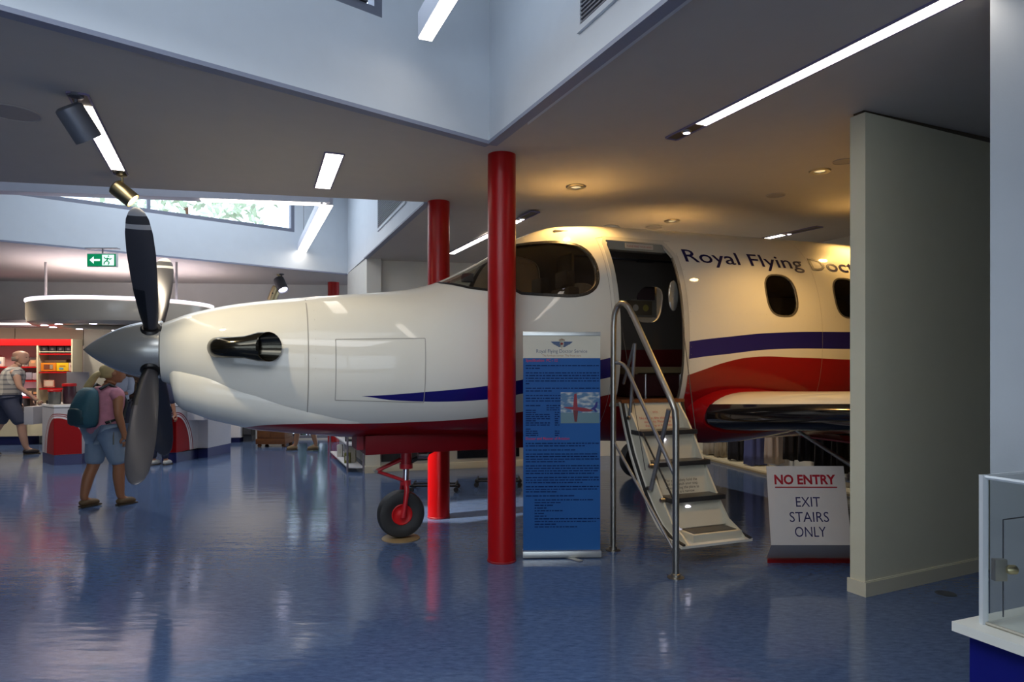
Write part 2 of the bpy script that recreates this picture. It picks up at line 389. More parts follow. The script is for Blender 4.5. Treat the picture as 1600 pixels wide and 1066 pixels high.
f = finish(foliage('t', (0, 0, 6.3), (2.6, 1.6, 1.9), 900, '', .16), 'foliage', mat('overexposed_foliage', (.62, .70, .52), .6, var=.3, vscale=5), t); f['kind'] = 'stuff'  # overexposed daylight is put into the pale leaf colour
tubeo('trunk', [(0, 0, 0), (.1, 0, 2.5), (0, .05, 6)], [.22, .17, .06], WOOD, t, 8)
bm = bmesh.new(); box(bm, (-6, 23, -.06), (24, 14, .08)); tag(finish(bm, 'garden_ground', mat('garden_soil', (.16, .14, .08), .9, var=.3)), kind='structure')

# ------------------------------------------------------------ columns
def column(c, label):
    t = thing('column', label, 'column', (c[0], c[1], 0))
    latheo('shaft', [(.1175, 0), (.1175, 3.372+cz(c[0])-3.37)], RED, t, 40)
    latheo('base_ring', [(.1215, 0), (.1215, .012), (.1175, .016)], DRED, t, 40)
    return t
column(((784-800)/F*5.59, 5.59), 'red column left of the blue roll-up banner, in front of the aircraft')
column(((685.5-800)/F*7.19, 7.19), 'red column standing behind the aircraft nose wheel')
column(((521-800)/F*14.2, 14.2), 'distant dark red column by the back wall, only its top showing above the engine cowling')

# ------------------------------------------------------------ recessed linear lights in the ceiling
def flat(bm, pts, dz, th=.006):
    pts = [Vector(p)+Vector((0, 0, dz)) for p in pts]; poly_prism(bm, pts, (0, 0, -th))
def strip_light(name, label, edge0, edge1, wpx=None, recess0=0, recess1=0, spots=(), group=None, w=.11):
    """edge0/edge1: ends of the centre line on the ceiling, metres"""
    a = Vector(edge0); b = Vector(edge1); u = (b-a).normalized(); n = Vector((-u.y, u.x, 0)).normalized()
    z = min(a.z, b.z)
    t = thing(name, label, 'ceiling light', (a+b)/2, 0, group); o = (a+b)/2
    L = (b-a).length
    bm = bmesh.new()
    tot0 = -L/2-recess0; tot1 = L/2+recess1
    def rect(s0, s1, h0, h1): return [u*s0+n*h0, u*s1+n*h0, u*s1+n*h1, u*s0+n*h1]
    flat(bm, rect(tot0, tot1, -w/2-.012, -w/2), 0, .012); flat(bm, rect(tot0, tot1, w/2, w/2+.012), 0, .012)
    flat(bm, rect(tot0-.01, tot0, -w/2, w/2), 0, .012); flat(bm, rect(tot1, tot1+.01, -w/2, w/2), 0, .012)
    finish(bm, 'frame', mat('fitting_violet_grey', (.20, .17, .30), .5), t)
    bm = bmesh.new(); flat(bm, rect(-L/2, L/2, -w/2, w/2), -.001, .008); finish(bm, 'diffuser', TUBE, t)
    for k, rc in ((-1, recess0), (1, recess1)):
        if rc:
            bm = bmesh.new(); flat(bm, rect(*sorted((k*L/2, k*(L/2+rc))), -w/2, w/2), -.001, .004); finish(bm, 'recess_plate', BRONZE, t)
    for s in spots:
        p = u*(s*L/2 if abs(s) <= 1 else (math.copysign(L/2, s)+(s-math.copysign(1, s))))
        lamp = latheo('recess_lamp', [(.0, -.02), (.03, -.02), (.038, -.012), (.042, -.001)], STEEL, t, 16, Matrix.Translation(p))
        latheo('lamp_lens', [(0, -.0225), (.026, -.0215), (.027, -.019)], LED, lamp, 14, Matrix.Translation(p))
    return t
a = cl(1095, 193); b = cl(1490, -5); b = a+(b-a)*1.25
strip_light('linear_ceiling_light', 'long recessed white strip light in the ceiling left of the partition wall', a, b, recess0=.34, spots=(-1.16,), w=.10)
strip_light('linear_ceiling_light', 'short recessed strip light at upper left between the two track spotlights', cl(131, 164), cl(184.5, 264.5), recess0=.22, recess1=.16, w=.105)
strip_light('linear_ceiling_light', 'short recessed strip light in mid ceiling, a lone white bar', cl(523, 239), cl(504, 293), w=.14)
strip_light('linear_ceiling_light', 'recessed strip light partly hidden behind the two red columns above the windshield', cl(705, 396), cl(809, 344), recess0=.08, recess1=.5, spots=(1.13,), w=.10)
strip_light('linear_ceiling_light', 'small distant recessed strip light above the aircraft lettering', cl(1188, 374), cl(1222, 366.5), recess1=.6, spots=(1.12,), w=.12)
# box luminaires hung in the wells
def box_light(label, p0, p1, w, h, name='suspended_box_light'):
    p0 = Vector(p0); p1 = Vector(p1); u = (p1-p0).normalized(); n = Vector((-u.y, u.x, 0)); L = (p1-p0).length
    t = thing(name, label, 'ceiling light', (p0+p1)/2)
    M = frame_matrix((0, 0, 0), u, n)
    boxo('housing', (0, 0, h/2), (L, w, h), mat('white_fitting', (.75, .75, .82), .5), t, M, .004)
    boxo('diffuser', (0, 0, -.005), (L-.01, w-.01, .01), TUBE, t, M)
    for s in (-.35, .35): tubeo('hanger', [M @ Vector((s*L, 0, h)), M @ Vector((s*L, 0, ZT-.15-(p0.z if True else 0)))], .006, GREYM, t, 6)
    return t
tt, zz = onwall(C, A, 672, 63); Pn = Vector(C)+(A-C).normalized()*tt; 
Yn = 4.55; p0 = at(663, 63, Yn); d = Vector((-.42, 1, 0)).normalized()
box_light('white box light hanging in the near light well, cut by the top of the frame', p0+Vector((d.x, d.y, 0))*-.02, p0-Vector((d.x, d.y, 0))*2.2, .10, .17)
p0 = at(470, 396, 12.5); p1 = at(510, 323, 8.75); p1.z = p0.z
box_light('white box light running back into the far light well from the cross beam', p0, p1+(p1-p0).normalized()*.05, .16, .14)
q0 = p1.copy(); q1 = at(-60, 301, 8.1); q1.z = q0.z
t = thing('ceiling_beam', 'long white box beam with a bright lower edge across the far light well', 'beam', (q0+q1)/2)
u = (q1-q0).normalized(); M = frame_matrix((0, 0, 0), u, Vector((-u.y, u.x, 0)))
LB = (q1-q0).length
boxo('beam_body', (0, 0, .14), (LB+.1, .2, .24), mat('white_fitting', (.75, .75, .82), .5), t, M, .004)
boxo('light_slot', (-LB*.32, 0, .014), (LB*.36, .12, .012), TUBE, t, M)
for s in (-.3, .3): tubeo('hanger', [M @ Vector((s*LB, 0, .2)), M @ Vector((s*LB, 0, ZT-q0.z-.05))], .006, GREYM, t, 6)

# vents
def vent(label, P, Q, t0, t1, z0, z1, side, n):
    u = (Vector(Q[:2])-Vector(P[:2])).normalized(); c = Vector(P[:2])+u*(t0+t1)/2
    t = thing('air_vent', label, 'vent', (c.x, c.y, z0))
    def put(nm, boxes, m):
        bm = bmesh.new()
        for a in boxes: wbox(bm, P, Q, *a)
        for v in bm.verts: v.co -= Vector((c.x, c.y, z0))
        return finish(bm, nm, m, t)
    f = .035
    put('backing', [(t0, t1, z0, z1, -.002*side, -.006*side)], DGREY)
    put('frame', [(t0-f, t1+f, z0-f, z0, -.001*side, -.018*side), (t0-f, t1+f, z1, z1+f, -.001*side, -.018*side), (t0-f, t0, z0, z1, -.001*side, -.018*side), (t1, t1+f, z0, z1, -.001*side, -.018*side)], WELL)
    o = put('slats', [(t0, t1, z0+(z1-z0)*(i+.3)/n, z0+(z1-z0)*(i+.65)/n, -.006*side, -.015*side) for i in range(n)], MGREY); o['kind'] = 'stuff'
ta, za = onwall(C, B, 910, 40); tb, zb = onwall(C, B, 965, 0)
vent('louvred grey air vent in the right wall of the near light well', C, B, ta, ta+1.3, za, za+.55, 1, 22)
ta, za = onwall(G, K2, 592, 354); tb, zb = onwall(G, K2, 634, 318)
vent('small grey air vent in the right wall of the far light well', G, K2, tb, ta, (za+zb)/2, (za+zb)/2+.42, -1, 14)

# ceiling fittings
def downlight(px, py, label):
    p = cl(px, py); t = thing('downlight', label, 'downlight', p)
    latheo('trim_ring', [(.052, -.001), (.054, -.010), (.088, -.012), (.10, -.001)], mat('satin_ring', (.40, .36, .28), .3, metal=.8), t, 28)
    latheo('lamp', [(0, -.004), (.03, -.006), (.05, -.002)], mat('halogen_dim', (.9, .8, .55), .2, metal=.8, em=.6, emcol=(1, .8, .45)), t, 20)
downlight(900, 292, 'round recessed downlight nearest above the cockpit roof, in the warm ceiling patch')
downlight(1050, 345, 'round recessed downlight above the open cabin door')
downlight(1281, 267, 'round recessed downlight beside the top of the partition wall')
for px, py, r, lab in ((20, 176, .17, 'round ceiling loudspeaker grille at the far left of the ceiling'), (1022, 355, .11, 'round loudspeaker disc in the ceiling just above the cabin door'),
                    (1212, 305, .10, 'small grey ceiling disc between two downlights'), (1318, 252, .09, 'small ceiling disc close to the partition edge')):
    t = thing('ceiling_disc', lab, 'speaker', cl(px, py))
    latheo('rim', [(r*.93, -.001), (r*.95, -.008), (r, -.006), (r*1.01, -.0005)], mat('disc_rim', (.42, .39, .37), .6), t, 32)
    latheo('grille', [(0, -.004), (r*.93, -.003), (r*.94, -.0005)], mat('disc_grille', (.34, .31, .30), .7), t, 32)
# track spotlights
def track_spot(label, base, p0, p1, r, m, lensm=WARMLED, side=1):
    base = Vector(base); p0 = Vector(p0); p1 = Vector(p1); d = (p1-p0).normalized(); c = (p0+p1)/2
    t = thing('track_spotlight', label, 'spotlight', base)
    q = d.to_track_quat('Z', 'Y').to_matrix().to_4x4(); L = (p1-p0).length
    M = Matrix.Translation(c-base) @ q
    body = latheo('lamp_body', [(0, -L/2), (r*.75, -L/2), (r*.97, -L/2+.012), (r, -L/2+.03), (r, L/2), (r*.92, L/2), (r*.90, L/2-.03), (0, L/2-.03)], m, t, 28, M)
    latheo('lamp_lens', [(0, L/2-.024), (r*.8, L/2-.022), (r*.82, L/2-.028)], lensm, body, 20, M)
    tubeo('stem', [(0, 0, 0), ((c-base).x*.5, (c-base).y*.5, (c-base).z*.5), c-base+(Matrix(q) @ Vector((r, 0, 0))).xyz*.8], .011, m, t, 8)
    latheo('mount', [(.045, -.001), (.045, -.02), (.02, -.03)], m, t, 16)
    latheo('knob', [(0, -.015), (.012, -.015), (.012, .015), (0, .015)], BLKM, t, 10, M @ Matrix.Translation((r, 0, 0)) @ Matrix.Rotation(PI/2, 4, 'Y'))
    return t
ya = cl(115, 146).y
track_spot('large grey cylinder spotlight at the upper left end of the strip light', cl(118, 147), at(105, 165, ya), at(139, 218, ya+.12), .085, mat('spot_grey', (.16, .17, .20), .4, metal=.4))
yb = cl(192, 272).y
track_spot('brass coloured cylinder spotlight just above the top propeller blade', cl(190, 272), at(178, 290, yb), at(208, 314, yb+.05), .075, BRASS)
yc = cl(437, 428).y
track_spot('far dark spotlight with a lit face, right one of the pair above the engine cowling', cl(440, 428), at(435, 436, yc), at(443, 454, yc-.1), .10, DGREY, LED)
track_spot('far brass spotlight pointing down, left one of the pair above the engine cowling', cl(436, 429), at(433, 448, yc+.1), at(424, 470, yc+.1), .085, BRASS)
# exit sign
GREEN = mat('exit_sign_green', (.0, .22, .09), .4, em=.45, emcol=(0, .35, .12)); SIGNW = mat('exit_sign_white', (.8, .9, .85), .4, em=.8, emcol=(.85, 1, .92))
Ye = 10.0; c = at(158.5, 406.5, Ye)
t = thing('exit_sign', 'green illuminated running man exit sign hanging from the ceiling', 'sign', c)
W, H = 44*Ye/F, 19*Ye/F
boxo('sign_box', (0, .03, 0), (W+.02, .05, H+.02), mat('sign_case', (.6, .62, .6), .4), t, None, .004)
boxo('green_panel', (0, .002, 0), (W, .006, H), GREEN, t)
boxo('white_panel', (W*.24, -.0025, 0), (W*.42, .004, H*.86), SIGNW, t)
bm = bmesh.new()
for tri in ([(-.42, 0), (-.27, .30), (-.27, -.30)],): poly_prism(bm, [(x*W, -.004, z*H) for x, z in tri], (0, .003, 0))
box(bm, (-.17*W, -.0025, 0), (.24*W, .003, .16*H)); finish(bm, 'arrow', SIGNW, t)
bm = bmesh.new(); cx = W*.24
def limb(x0, z0, x1, z1, r=.008): tube(bm, [(cx+x0, -.007, z0), (cx+x1, -.007, z1)], r, 6)
limb(.0, .035, -.015, -.01, .011); limb(-.015, -.01, -.05, -.03); limb(-.05, -.03, -.06, -.065); limb(-.015, -.01, .02, -.035); limb(.02, -.035, .005, -.07)
limb(.0, .03, -.04, .02); limb(-.04, .02, -.055, .045); limb(0, .03, .03, .01); limb(.03, .01, .055, .025)
lathe(bm, [(0, -.012), (.011, -.006), (.011, .006), (0, .012)], 8, Matrix.Translation((cx+.008, -.007, .058)))
finish(bm, 'running_figure', GREEN, t)
tubeo('hanger', [(.0, .03, H/2), (.0, .03, cz(c.x)-c.z)], .010, GREYM, t, 8)
boxo('ceiling_plate', (0, .03, cz(c.x)-c.z-.008), (W*1.15, .09, .014), MGREY, t)
# floor cap
latheo('floor_cap', [(0, .002), (.058, .004), (.066, .002), (.068, 0)], mat('floor_cap_metal', (.07, .08, .10), .35, metal=.4), None, 28, Matrix.Translation(gr(1478, 928)))
tag(bpy.data.objects['floor_cap'], 'small round metal cap set in the blue floor by the partition', 'floor cap')
# ============================================================ AIRCRAFT  (x = back from the propeller, y = to its right side, z = up)
PHI = .375; HUB = Vector(((240-800)/F*5.55, 5.55)); AU = Vector((math.cos(PHI), math.sin(PHI))); AN = Vector((-AU.y, AU.x)); HZ = 1.75
AC = thing('aircraft', 'white single propeller aircraft with red belly and blue stripe filling the hall', 'aircraft', (HUB.x, HUB.y, 0), PHI)
def ac(px, py, l):          # photo point on the plane at lateral offset l -> (s, h)
    k = (px-800)/F; b = HUB+AN*l; s = (k*b.y-b.x)/(AU.x-k*AU.y); Y = b.y+AU.y*s
    return s, CH-(py-YH)*Y/F
def sl(px, py, s):          # photo point on the cross plane at station s -> (l, h)
    k = (px-800)/F; b = HUB+AU*s; l = (k*b.y-b.x)/(AN.x-k*AN.y); Y = b.y+AN.y*l
    return l, CH-(py-YH)*Y/F
# stations: s, top, bottom, height of max width, half width
ST = [(.07, 1.975, 1.49, 1.735, .24), (.30, 2.068, 1.38, 1.75, .33), (.67, 2.156, 1.14, 1.71, .43), (1.19, 2.226, 1.02, 1.68, .53),
      (1.58, 2.268, .975, 1.66, .59), (2.09, 2.328, .955, 1.67, .66), (2.32, 2.386, .95, 1.68, .69), (2.46, 2.442, .945, 1.70, .71), (2.92, 2.686, .93, 1.74, .76),
      (3.22, 2.888, .90, 1.78, .78), (3.63, 3.026, .87, 1.82, .80), (4.22, 3.072, .83, 1.86, .80), (5.5, 3.088, .78, 1.88, .80), (8.05, 3.10, .78, 1.90, .80)]
def interp(s):
    if s <= ST[0][0]: return ST[0][1:]
    if s >= ST[-1][0]: return ST[-1][1:]
    for i in range(len(ST)-1):
        if s <= ST[i+1][0]:
            a, b = ST[i], ST[i+1]; h = b[0]-a[0]; t = (s-a[0])/h; out = []
            for k in range(1, 5):
                def sl_(j):
                    if j <= 0: return (ST[1][k]-ST[0][k])/(ST[1][0]-ST[0][0])
                    if j >= len(ST)-1: return 0
                    d0 = (ST[j][k]-ST[j-1][k])/(ST[j][0]-ST[j-1][0]); d1 = (ST[j+1][k]-ST[j][k])/(ST[j+1][0]-ST[j][0])
                    return 0 if d0*d1 <= 0 else 2*d0*d1/(d0+d1)
                m0, m1 = sl_(i), sl_(i+1)
                out.append((2*t**3-3*t*t+1)*a[k]+(t**3-2*t*t+t)*h*m0+(-2*t**3+3*t*t)*b[k]+(t**3-t*t)*h*m1)
            return out
PT, PB = 2.15, 2.25
def ring_pt(s, th, off=0):
    T, Bt, hm, w_ = interp(s); c, q = math.cos(th), math.sin(th); p = PT if q >= 0 else PB
    y = math.copysign(abs(c)**(2/p), c)*(w_+off); z = hm+math.copysign(abs(q)**(2/p), q)*((T-hm if q >= 0 else hm-Bt)+off)
    return Vector((s, y, z))
def halfw(s, h):
    T, Bt, hm, w_ = interp(s)
    if h >= hm: t = min(1, (h-hm)/(T-hm)); return w_*(1-t**PT)**(1/PT)
    t = min(1, (hm-h)/(hm-Bt)); return w_*(1-t**PB)**(1/PB)
def skin_pt(s, h, off=.003, side=-1):
    e = .01; w0 = halfw(s, h); dz = (halfw(s, h+e)-halfw(s, h-e))/(2*e)
    n = Vector((0, 1, -dz)).normalized() if abs(dz) < 50 else Vector((0, 0, 1))
    return Vector((s, side*(w0+n.y*off), h+n.z*off))
def shell(off, s0=.07, s1=8.05, ns=120, nt=72, capin=True):
    bm = bmesh.new(); rings = []
    for i in range(ns+1):
        s = s0+(s1-s0)*(i/ns); rings.append([ring_pt(s, 2*PI*k/nt, off) for k in range(nt)])
    if s0 < .1: rings[0] = [Vector((s0, p.y, p.z)) for p in rings[0]]
    loft(bm, rings); return tomesh(bm)
# livery: boundary curves are paint on the skin, in metres along the fuselage
def livery():
    m = bpy.data.materials.new('aircraft_livery'); m.use_nodes = True; nt = m.node_tree; b = nt.nodes['Principled BSDF']
    b.inputs['Roughness'].default_value = .42; b.inputs['Specular IOR Level'].default_value = .12; b.inputs['Coat Weight'].default_value = .6; b.inputs['Coat Roughness'].default_value = .025
    tc = nt.nodes.new('ShaderNodeTexCoord'); sp = nt.nodes.new('ShaderNodeSeparateXYZ'); nt.links.new(tc.outputs['Object'], sp.inputs[0])
    dv = nt.nodes.new('ShaderNodeMath'); dv.operation = 'DIVIDE'; dv.inputs[1].default_value = 8.0; nt.links.new(sp.outputs[0], dv.inputs[0])
    def below(pts):
        fc = nt.nodes.new('ShaderNodeFloatCurve'); cv = fc.mapping.curves[0]
        pts = [(0, pts[0][1])]+pts+[(8, pts[-1][1])]
        while len(cv.points) < len(pts): cv.points.new(.5, .5)
        for q, (s, h) in zip(cv.points, pts): q.location = (s/8, h/3); q.handle_type = 'AUTO'
        fc.mapping.update(); nt.links.new(dv.outputs[0], fc.inputs['Value'])
        mu = nt.nodes.new('ShaderNodeMath'); mu.operation = 'MULTIPLY'; mu.inputs[1].default_value = 3; nt.links.new(fc.outputs[0], mu.inputs[0])
        lt = nt.nodes.new('ShaderNodeMath'); lt.operation = 'LESS_THAN'; nt.links.new(sp.outputs[2], lt.inputs[0]); nt.links.new(mu.outputs[0], lt.inputs[1]); return lt.outputs[0]
    red = below([(.5, .95), (.69, 1.10), (1.17, 1.135), (1.56, 1.125), (1.98, 1.126), (2.67, 1.154), (3.0, 1.198), (3.79, 1.334), (4.64, 1.506), (4.90, 1.58), (5.14, 1.649), (5.47, 1.705), (6.13, 1.704), (6.82, 1.686)])
    bt = below([(1.60, 1.365), (2.09, 1.393), (2.67, 1.445), (3.0, 1.50), (3.79, 1.683), (4.72, 1.855), (5.22, 1.912), (5.70, 1.955), (6.82, 1.985)])
    bb = below([(1.60, 1.366), (1.88, 1.327), (2.67, 1.322), (3.0, 1.37), (3.79, 1.50), (4.72, 1.685), (5.22, 1.74), (5.70, 1.785), (6.82, 1.80)])
    band = nt.nodes.new('ShaderNodeMath'); band.operation = 'SUBTRACT'; nt.links.new(bt, band.inputs[0]); nt.links.new(bb, band.inputs[1])
    g = nt.nodes.new('ShaderNodeMath'); g.operation = 'GREATER_THAN'; g.inputs[1].default_value = 1.6; nt.links.new(sp.outputs[0], g.inputs[0])
    band2 = nt.nodes.new('ShaderNodeMath'); band2.operation = 'MULTIPLY'; nt.links.new(band.outputs[0], band2.inputs[0]); nt.links.new(g.outputs[0], band2.inputs[1])
    n = nt.nodes.new('ShaderNodeTexNoise'); n.inputs['Scale'].default_value = 2.2; n.inputs['Detail'].default_value = 4; nt.links.new(tc.outputs['Object'], n.inputs['Vector'])
    cr = nt.nodes.new('ShaderNodeValToRGB'); cr.color_ramp.elements[0].color = (.66, .64, .56, 1); cr.color_ramp.elements[1].color = (.72, .70, .62, 1); nt.links.new(n.outputs[0], cr.inputs[0])
    m1 = nt.nodes.new('ShaderNodeMix'); m1.data_type = 'RGBA'; nt.links.new(band2.outputs[0], m1.inputs[0]); nt.links.new(cr.outputs[0], m1.inputs[6]); m1.inputs[7].default_value = (.010, .007, .13, 1)
    m2 = nt.nodes.new('ShaderNodeMix'); m2.data_type = 'RGBA'; nt.links.new(red, m2.inputs[0]); nt.links.new(m1.outputs[2], m2.inputs[6]); m2.inputs[7].default_value = (.24, .001, .004, 1)
    nt.links.new(m2.outputs[2], b.inputs['Base Color']); return m
LIV = livery()
ACW = mat('aircraft_white', (.69, .67, .59), .42, coat=.75, spec=.12)
# cutters
def cutter(poly, y0, y1):
    bm = bmesh.new(); poly_prism(bm, [(s, y0, h) for s, h in poly], (0, y1-y0, 0)); return tomesh(bm)
def grow(poly, k):
    cx = sum(p[0] for p in poly)/len(poly); cy = sum(p[1] for p in poly)/len(poly); out = []; n = len(poly)
    A_ = sum(poly[i][0]*poly[(i+1) % n][1]-poly[(i+1) % n][0]*poly[i][1] for i in range(n)); sg = 1 if A_ > 0 else -1
    for i in range(n):
        a, b, c = Vector(poly[i-1]), Vector(poly[i]), Vector(poly[(i+1) % n])
        e1 = (b-a).normalized(); e2 = (c-b).normalized(); n1 = Vector((e1.y, -e1.x))*sg; n2 = Vector((e2.y, -e2.x))*sg
        nn = (n1+n2).normalized(); d = max(.5, nn.dot(n1)); p = b+nn*(k/d); out.append((p.x, p.y))
    return out
def superel(cx, cz_, a, b, n=2.8, N=28, rot=0):
    out = []
    for k in range(N):
        t = 2*PI*k/N; x = a*math.copysign(abs(math.cos(t))**(2/n), math.cos(t)); z = b*math.copysign(abs(math.sin(t))**(2/n), math.sin(t))
        out.append((cx+x, cz_+z))
    return out
def smoothpoly(P, it=2):
    for _ in range(it):
        Q = []
        for i in range(len(P)):
            a, b = P[i], P[(i+1) % len(P)]; Q += [(a[0]*.75+b[0]*.25, a[1]*.75+b[1]*.25), (a[0]*.25+b[0]*.75, a[1]*.25+b[1]*.75)]
        P = Q
    return P
DS0, DS1, DH0, DH1 = 3.955, 4.665, 1.285, 2.835
DOOR = [(DS0, DH0), (DS1, DH0), (DS1, 2.70), (4.60, DH1), (DS0+.03, DH1), (DS0, DH1-.04)]
SIDEW = smoothpoly([(2.90, 2.29), (3.20, 2.275), (3.56, 2.265), (3.74, 2.36), (3.77, 2.56), (3.70, 2.74), (3.50, 2.79), (3.16, 2.77), (2.99, 2.74)], 2)
WSH = [(2.36, 2.60), (2.40, 2.40), (2.58, 2.335), (2.76, 2.305), (2.84, 2.31), (2.95, 2.74), (3.05, 2.83), (3.13, 3.2), (2.36, 3.2)]
CABW = [superel(5.915, 2.355, .195, .215), superel(6.85, 2.36, .195, .215), superel(7.72, 2.36, .19, .215)]
FARW = [superel(x, 2.355, .19, .215) for x in (4.30, 5.24, 6.18, 7.12)]
hull = solid(shell(0), .035)
for pl, y0, y1 in [(DOOR, -1.3, -.1), (SIDEW, -1.3, -.12), (SIDEW, .12, 1.3), (WSH, -1.2, -.028), (WSH, .028, 1.2)]+[(p, -1.3, -.2) for p in CABW]+[(p, .2, 1.3) for p in FARW]:
    hull = boolop(hull, cutter(pl, y0, y1), 'DIFFERENCE')
hull.materials.clear(); hull.materials.append(LIV); hull.materials.append(LINING)
thr = []
for p in hull.polygons:     # inner faces carry the lining
    c = p.center; t_, b_, hm, w_ = interp(c.x); inner = c.dot(Vector((0, 0, 0)))
    hw = halfw(c.x, min(max(c.z, b_+.001), t_-.001)); zr = (c.z-hm)/((t_-hm) if c.z > hm else (hm-b_)); yr = abs(c.y)/w_
    pw = PT if c.z > hm else PB; rad = (min(abs(zr), 1.2)**pw+yr**pw)**(1/pw)
    p.material_index = 1 if rad < .975 and .12 < c.x < 8.0 else 0
FUS = link(hull, 'fuselage', None, AC, 35)
# glass and dark riveted rims
DARKRIM = mat('window_seal_black', (.012, .012, .012), .35)
thin = solid(shell(-.012), .005); rimsh = solid(shell(.004), .022)
def pane(name, poly, y0, y1, m, parent=FUS):
    g = boolop(thin, cutter(grow(poly, .004), y0, y1), 'INTERSECT'); g.materials.clear(); return link(g, name, m, parent, 40)
def rim(name, poly, wd, y0, y1, m, parent=FUS):
    g = boolop(rimsh, cutter(grow(poly, wd), y0, y1), 'INTERSECT'); g = boolop(g, cutter(poly, y0-.1, y1+.1), 'DIFFERENCE'); g.materials.clear(); return link(g, name, m, parent, 40)
SM2 = glassmat('cockpit_glass', (.70, .64, .56))
pane('cockpit_window', SIDEW, -1.3, -.12, SM2); pane('cockpit_window', SIDEW, .12, 1.3, SM2)
pane('windshield', WSH, -1.2, -.028, glassmat('windshield_glass', (.88, .88, .84))); pane('windshield', WSH, .028, 1.2, glassmat('windshield_glass', (.7, .7, .66)))
rim('window_frame', SIDEW, .028, -1.3, -.12, DARKRIM); rim('window_frame', SIDEW, .028, .12, 1.3, DARKRIM)
rim('windshield_frame', WSH, .024, -1.2, -.035, DARKRIM)
for p in CABW: pane('cabin_window', p, -1.3, -.2, SMOKED); rim('window_frame', p, .016, -1.3, -.2, mat('cabin_window_rim', (.10, .09, .07), .3))
FROST = mat('frosted_far_window', (.75, .76, .78), .4, em=.05, emcol=(.8, .85, 1))
for p in FARW: pane('cabin_window', p, .2, 1.3, glassmat('clear_cabin_glass', (.8, .8, .8)))
DOORF = rim('door_surround', DOOR, .05, -1.3, -.1, mat('door_surround_paint', (.52, .51, .45), .35, coat=.2), AC)
# rivets: window frame studs and the seam row
def dots(name, pts, m, r=.004, side=-1):
    bm = bmesh.new()
    for s, h in pts:
        c = skin_pt(s, h, .006, side)
        a = [bm.verts.new(c+Vector((r*math.cos(k*PI/2), 0, r*math.sin(k*PI/2)))) for k in range(4)]; t_ = bm.verts.new(c+Vector((0, side*.004, 0)))
        for k in range(4): bm.faces.new((a[k], a[(k+1) % 4], t_))
    bmesh.ops.recalc_face_normals(bm, faces=bm.faces); o = finish(bm, name, m, FUS); o['kind'] = 'stuff'; return o
gp = grow(SIDEW, .014); rv = []
for i in range(len(gp)):
    a, b = Vector(gp[i]), Vector(gp[(i+1) % len(gp)]); rv += [tuple(a), tuple((a+b)/2)]
dots('window_rivets', rv, mat('rivet_bright', (.6, .58, .5), .25, metal=.8), .0035)
dots('skin_rivets', [(4.74+i*.085, 2.145) for i in range(38)]+[(4.74, 1.45+.07*i) for i in range(19)]+[(1.24, 1.2+.08*i) for i in range(12)], mat('rivet_paint', (.45, .43, .38), .5), .0028)
# panel joints drawn as thin recessed-looking strips of sealant lying on the skin
def skin_line(pts, wd, bm, off=.0015, side=-1):
    for (a, b) in zip(pts, pts[1:]):
        a = Vector(a); b = Vector(b); L = (b-a).length; n = max(1, int(L/.04)); d = (b-a).normalized(); q = Vector((-d.y, d.x))*wd/2
        prev = None
        for i in range(n+1):
            p = a+(b-a)*i/n; v = [bm.verts.new(skin_pt(*(p+q), off, side)), bm.verts.new(skin_pt(*(p-q), off, side))]
            if prev: bm.faces.new((prev[0], v[0], v[1], prev[1]))
            prev = v
SEAL = mat('panel_sealant', (.30, .28, .24), .6)
bm = bmesh.new(); P = [(1.40, 1.84), (2.13, 1.855), (2.13, 1.305), (1.40, 1.335)]
skin_line(P+[P[0]], .006, bm); finish(bm, 'access_panel_joint', SEAL, FUS)
bm = bmesh.new(); skin_line([(1.185, 1.06), (1.185, 1.68)], .008, bm); skin_line([(1.185, 1.68), (1.185, 2.19)], .008, bm); finish(bm, 'cowling_joint', SEAL, FUS)
bm = bmesh.new(); skin_line([(3.87, 2.86), (3.87, 1.0)], .004, bm); skin_line([(3.87, 2.86), (3.97, 2.885), (4.72, 2.885)], .004, bm); skin_line([(4.72, 2.75), (4.72, .95)], .004, bm); finish(bm, 'door_joint', SEAL, FUS)
bm = bmesh.new(); skin_line([(6.42, 1.0), (6.42, 3.0)], .003, bm); finish(bm, 'skin_joint', SEAL, FUS)
# lettering wrapped on the skin
def wrap_text(s, s0, h0, width, height, m, name):
    me = textmesh(s, width, height, .008); bm = bmesh.new(); bm.from_mesh(me)
    for _ in range(3):
        es = [e for e in bm.edges if e.calc_length() > .03]
        if es: bmesh.ops.subdivide_edges(bm, edges=es, cuts=1); bmesh.ops.triangulate(bm, faces=[f for f in bm.faces if len(f.verts) > 4])
    for v in bm.verts: v.co = skin_pt(s0+v.co.x, h0+v.co.y, .003)
    return finish(bm, name, m, FUS)
TXB = mat('dark_blue_lettering', (.008, .006, .06), .4, spec=.2)
full = textmesh('Royal Flying Doctor Service'); kx = 3.62/max(v.co.x for v in full.vertices); pre = ''
for w_ in ('Royal', 'Flying', 'Doctor'):
    tm = textmesh(pre+w_); x1_ = max(v.co.x for v in tm.vertices); tw_ = textmesh(w_); ww_ = max(v.co.x for v in tw_.vertices)
    o = wrap_text(w_, 4.80+(x1_-ww_)*kx, 2.662, ww_*kx, .138, TXB, 'lettering'); o['kind'] = 'stuff'; pre += w_+' '
# blister on the roof
latheo('roof_antenna', [(0, .035), (.05, .032), (.09, .02), (.11, .0), (.11, -.03), (0, -.03)], ACW, FUS, 24, Matrix.Translation((4.30, 0, 3.075)))
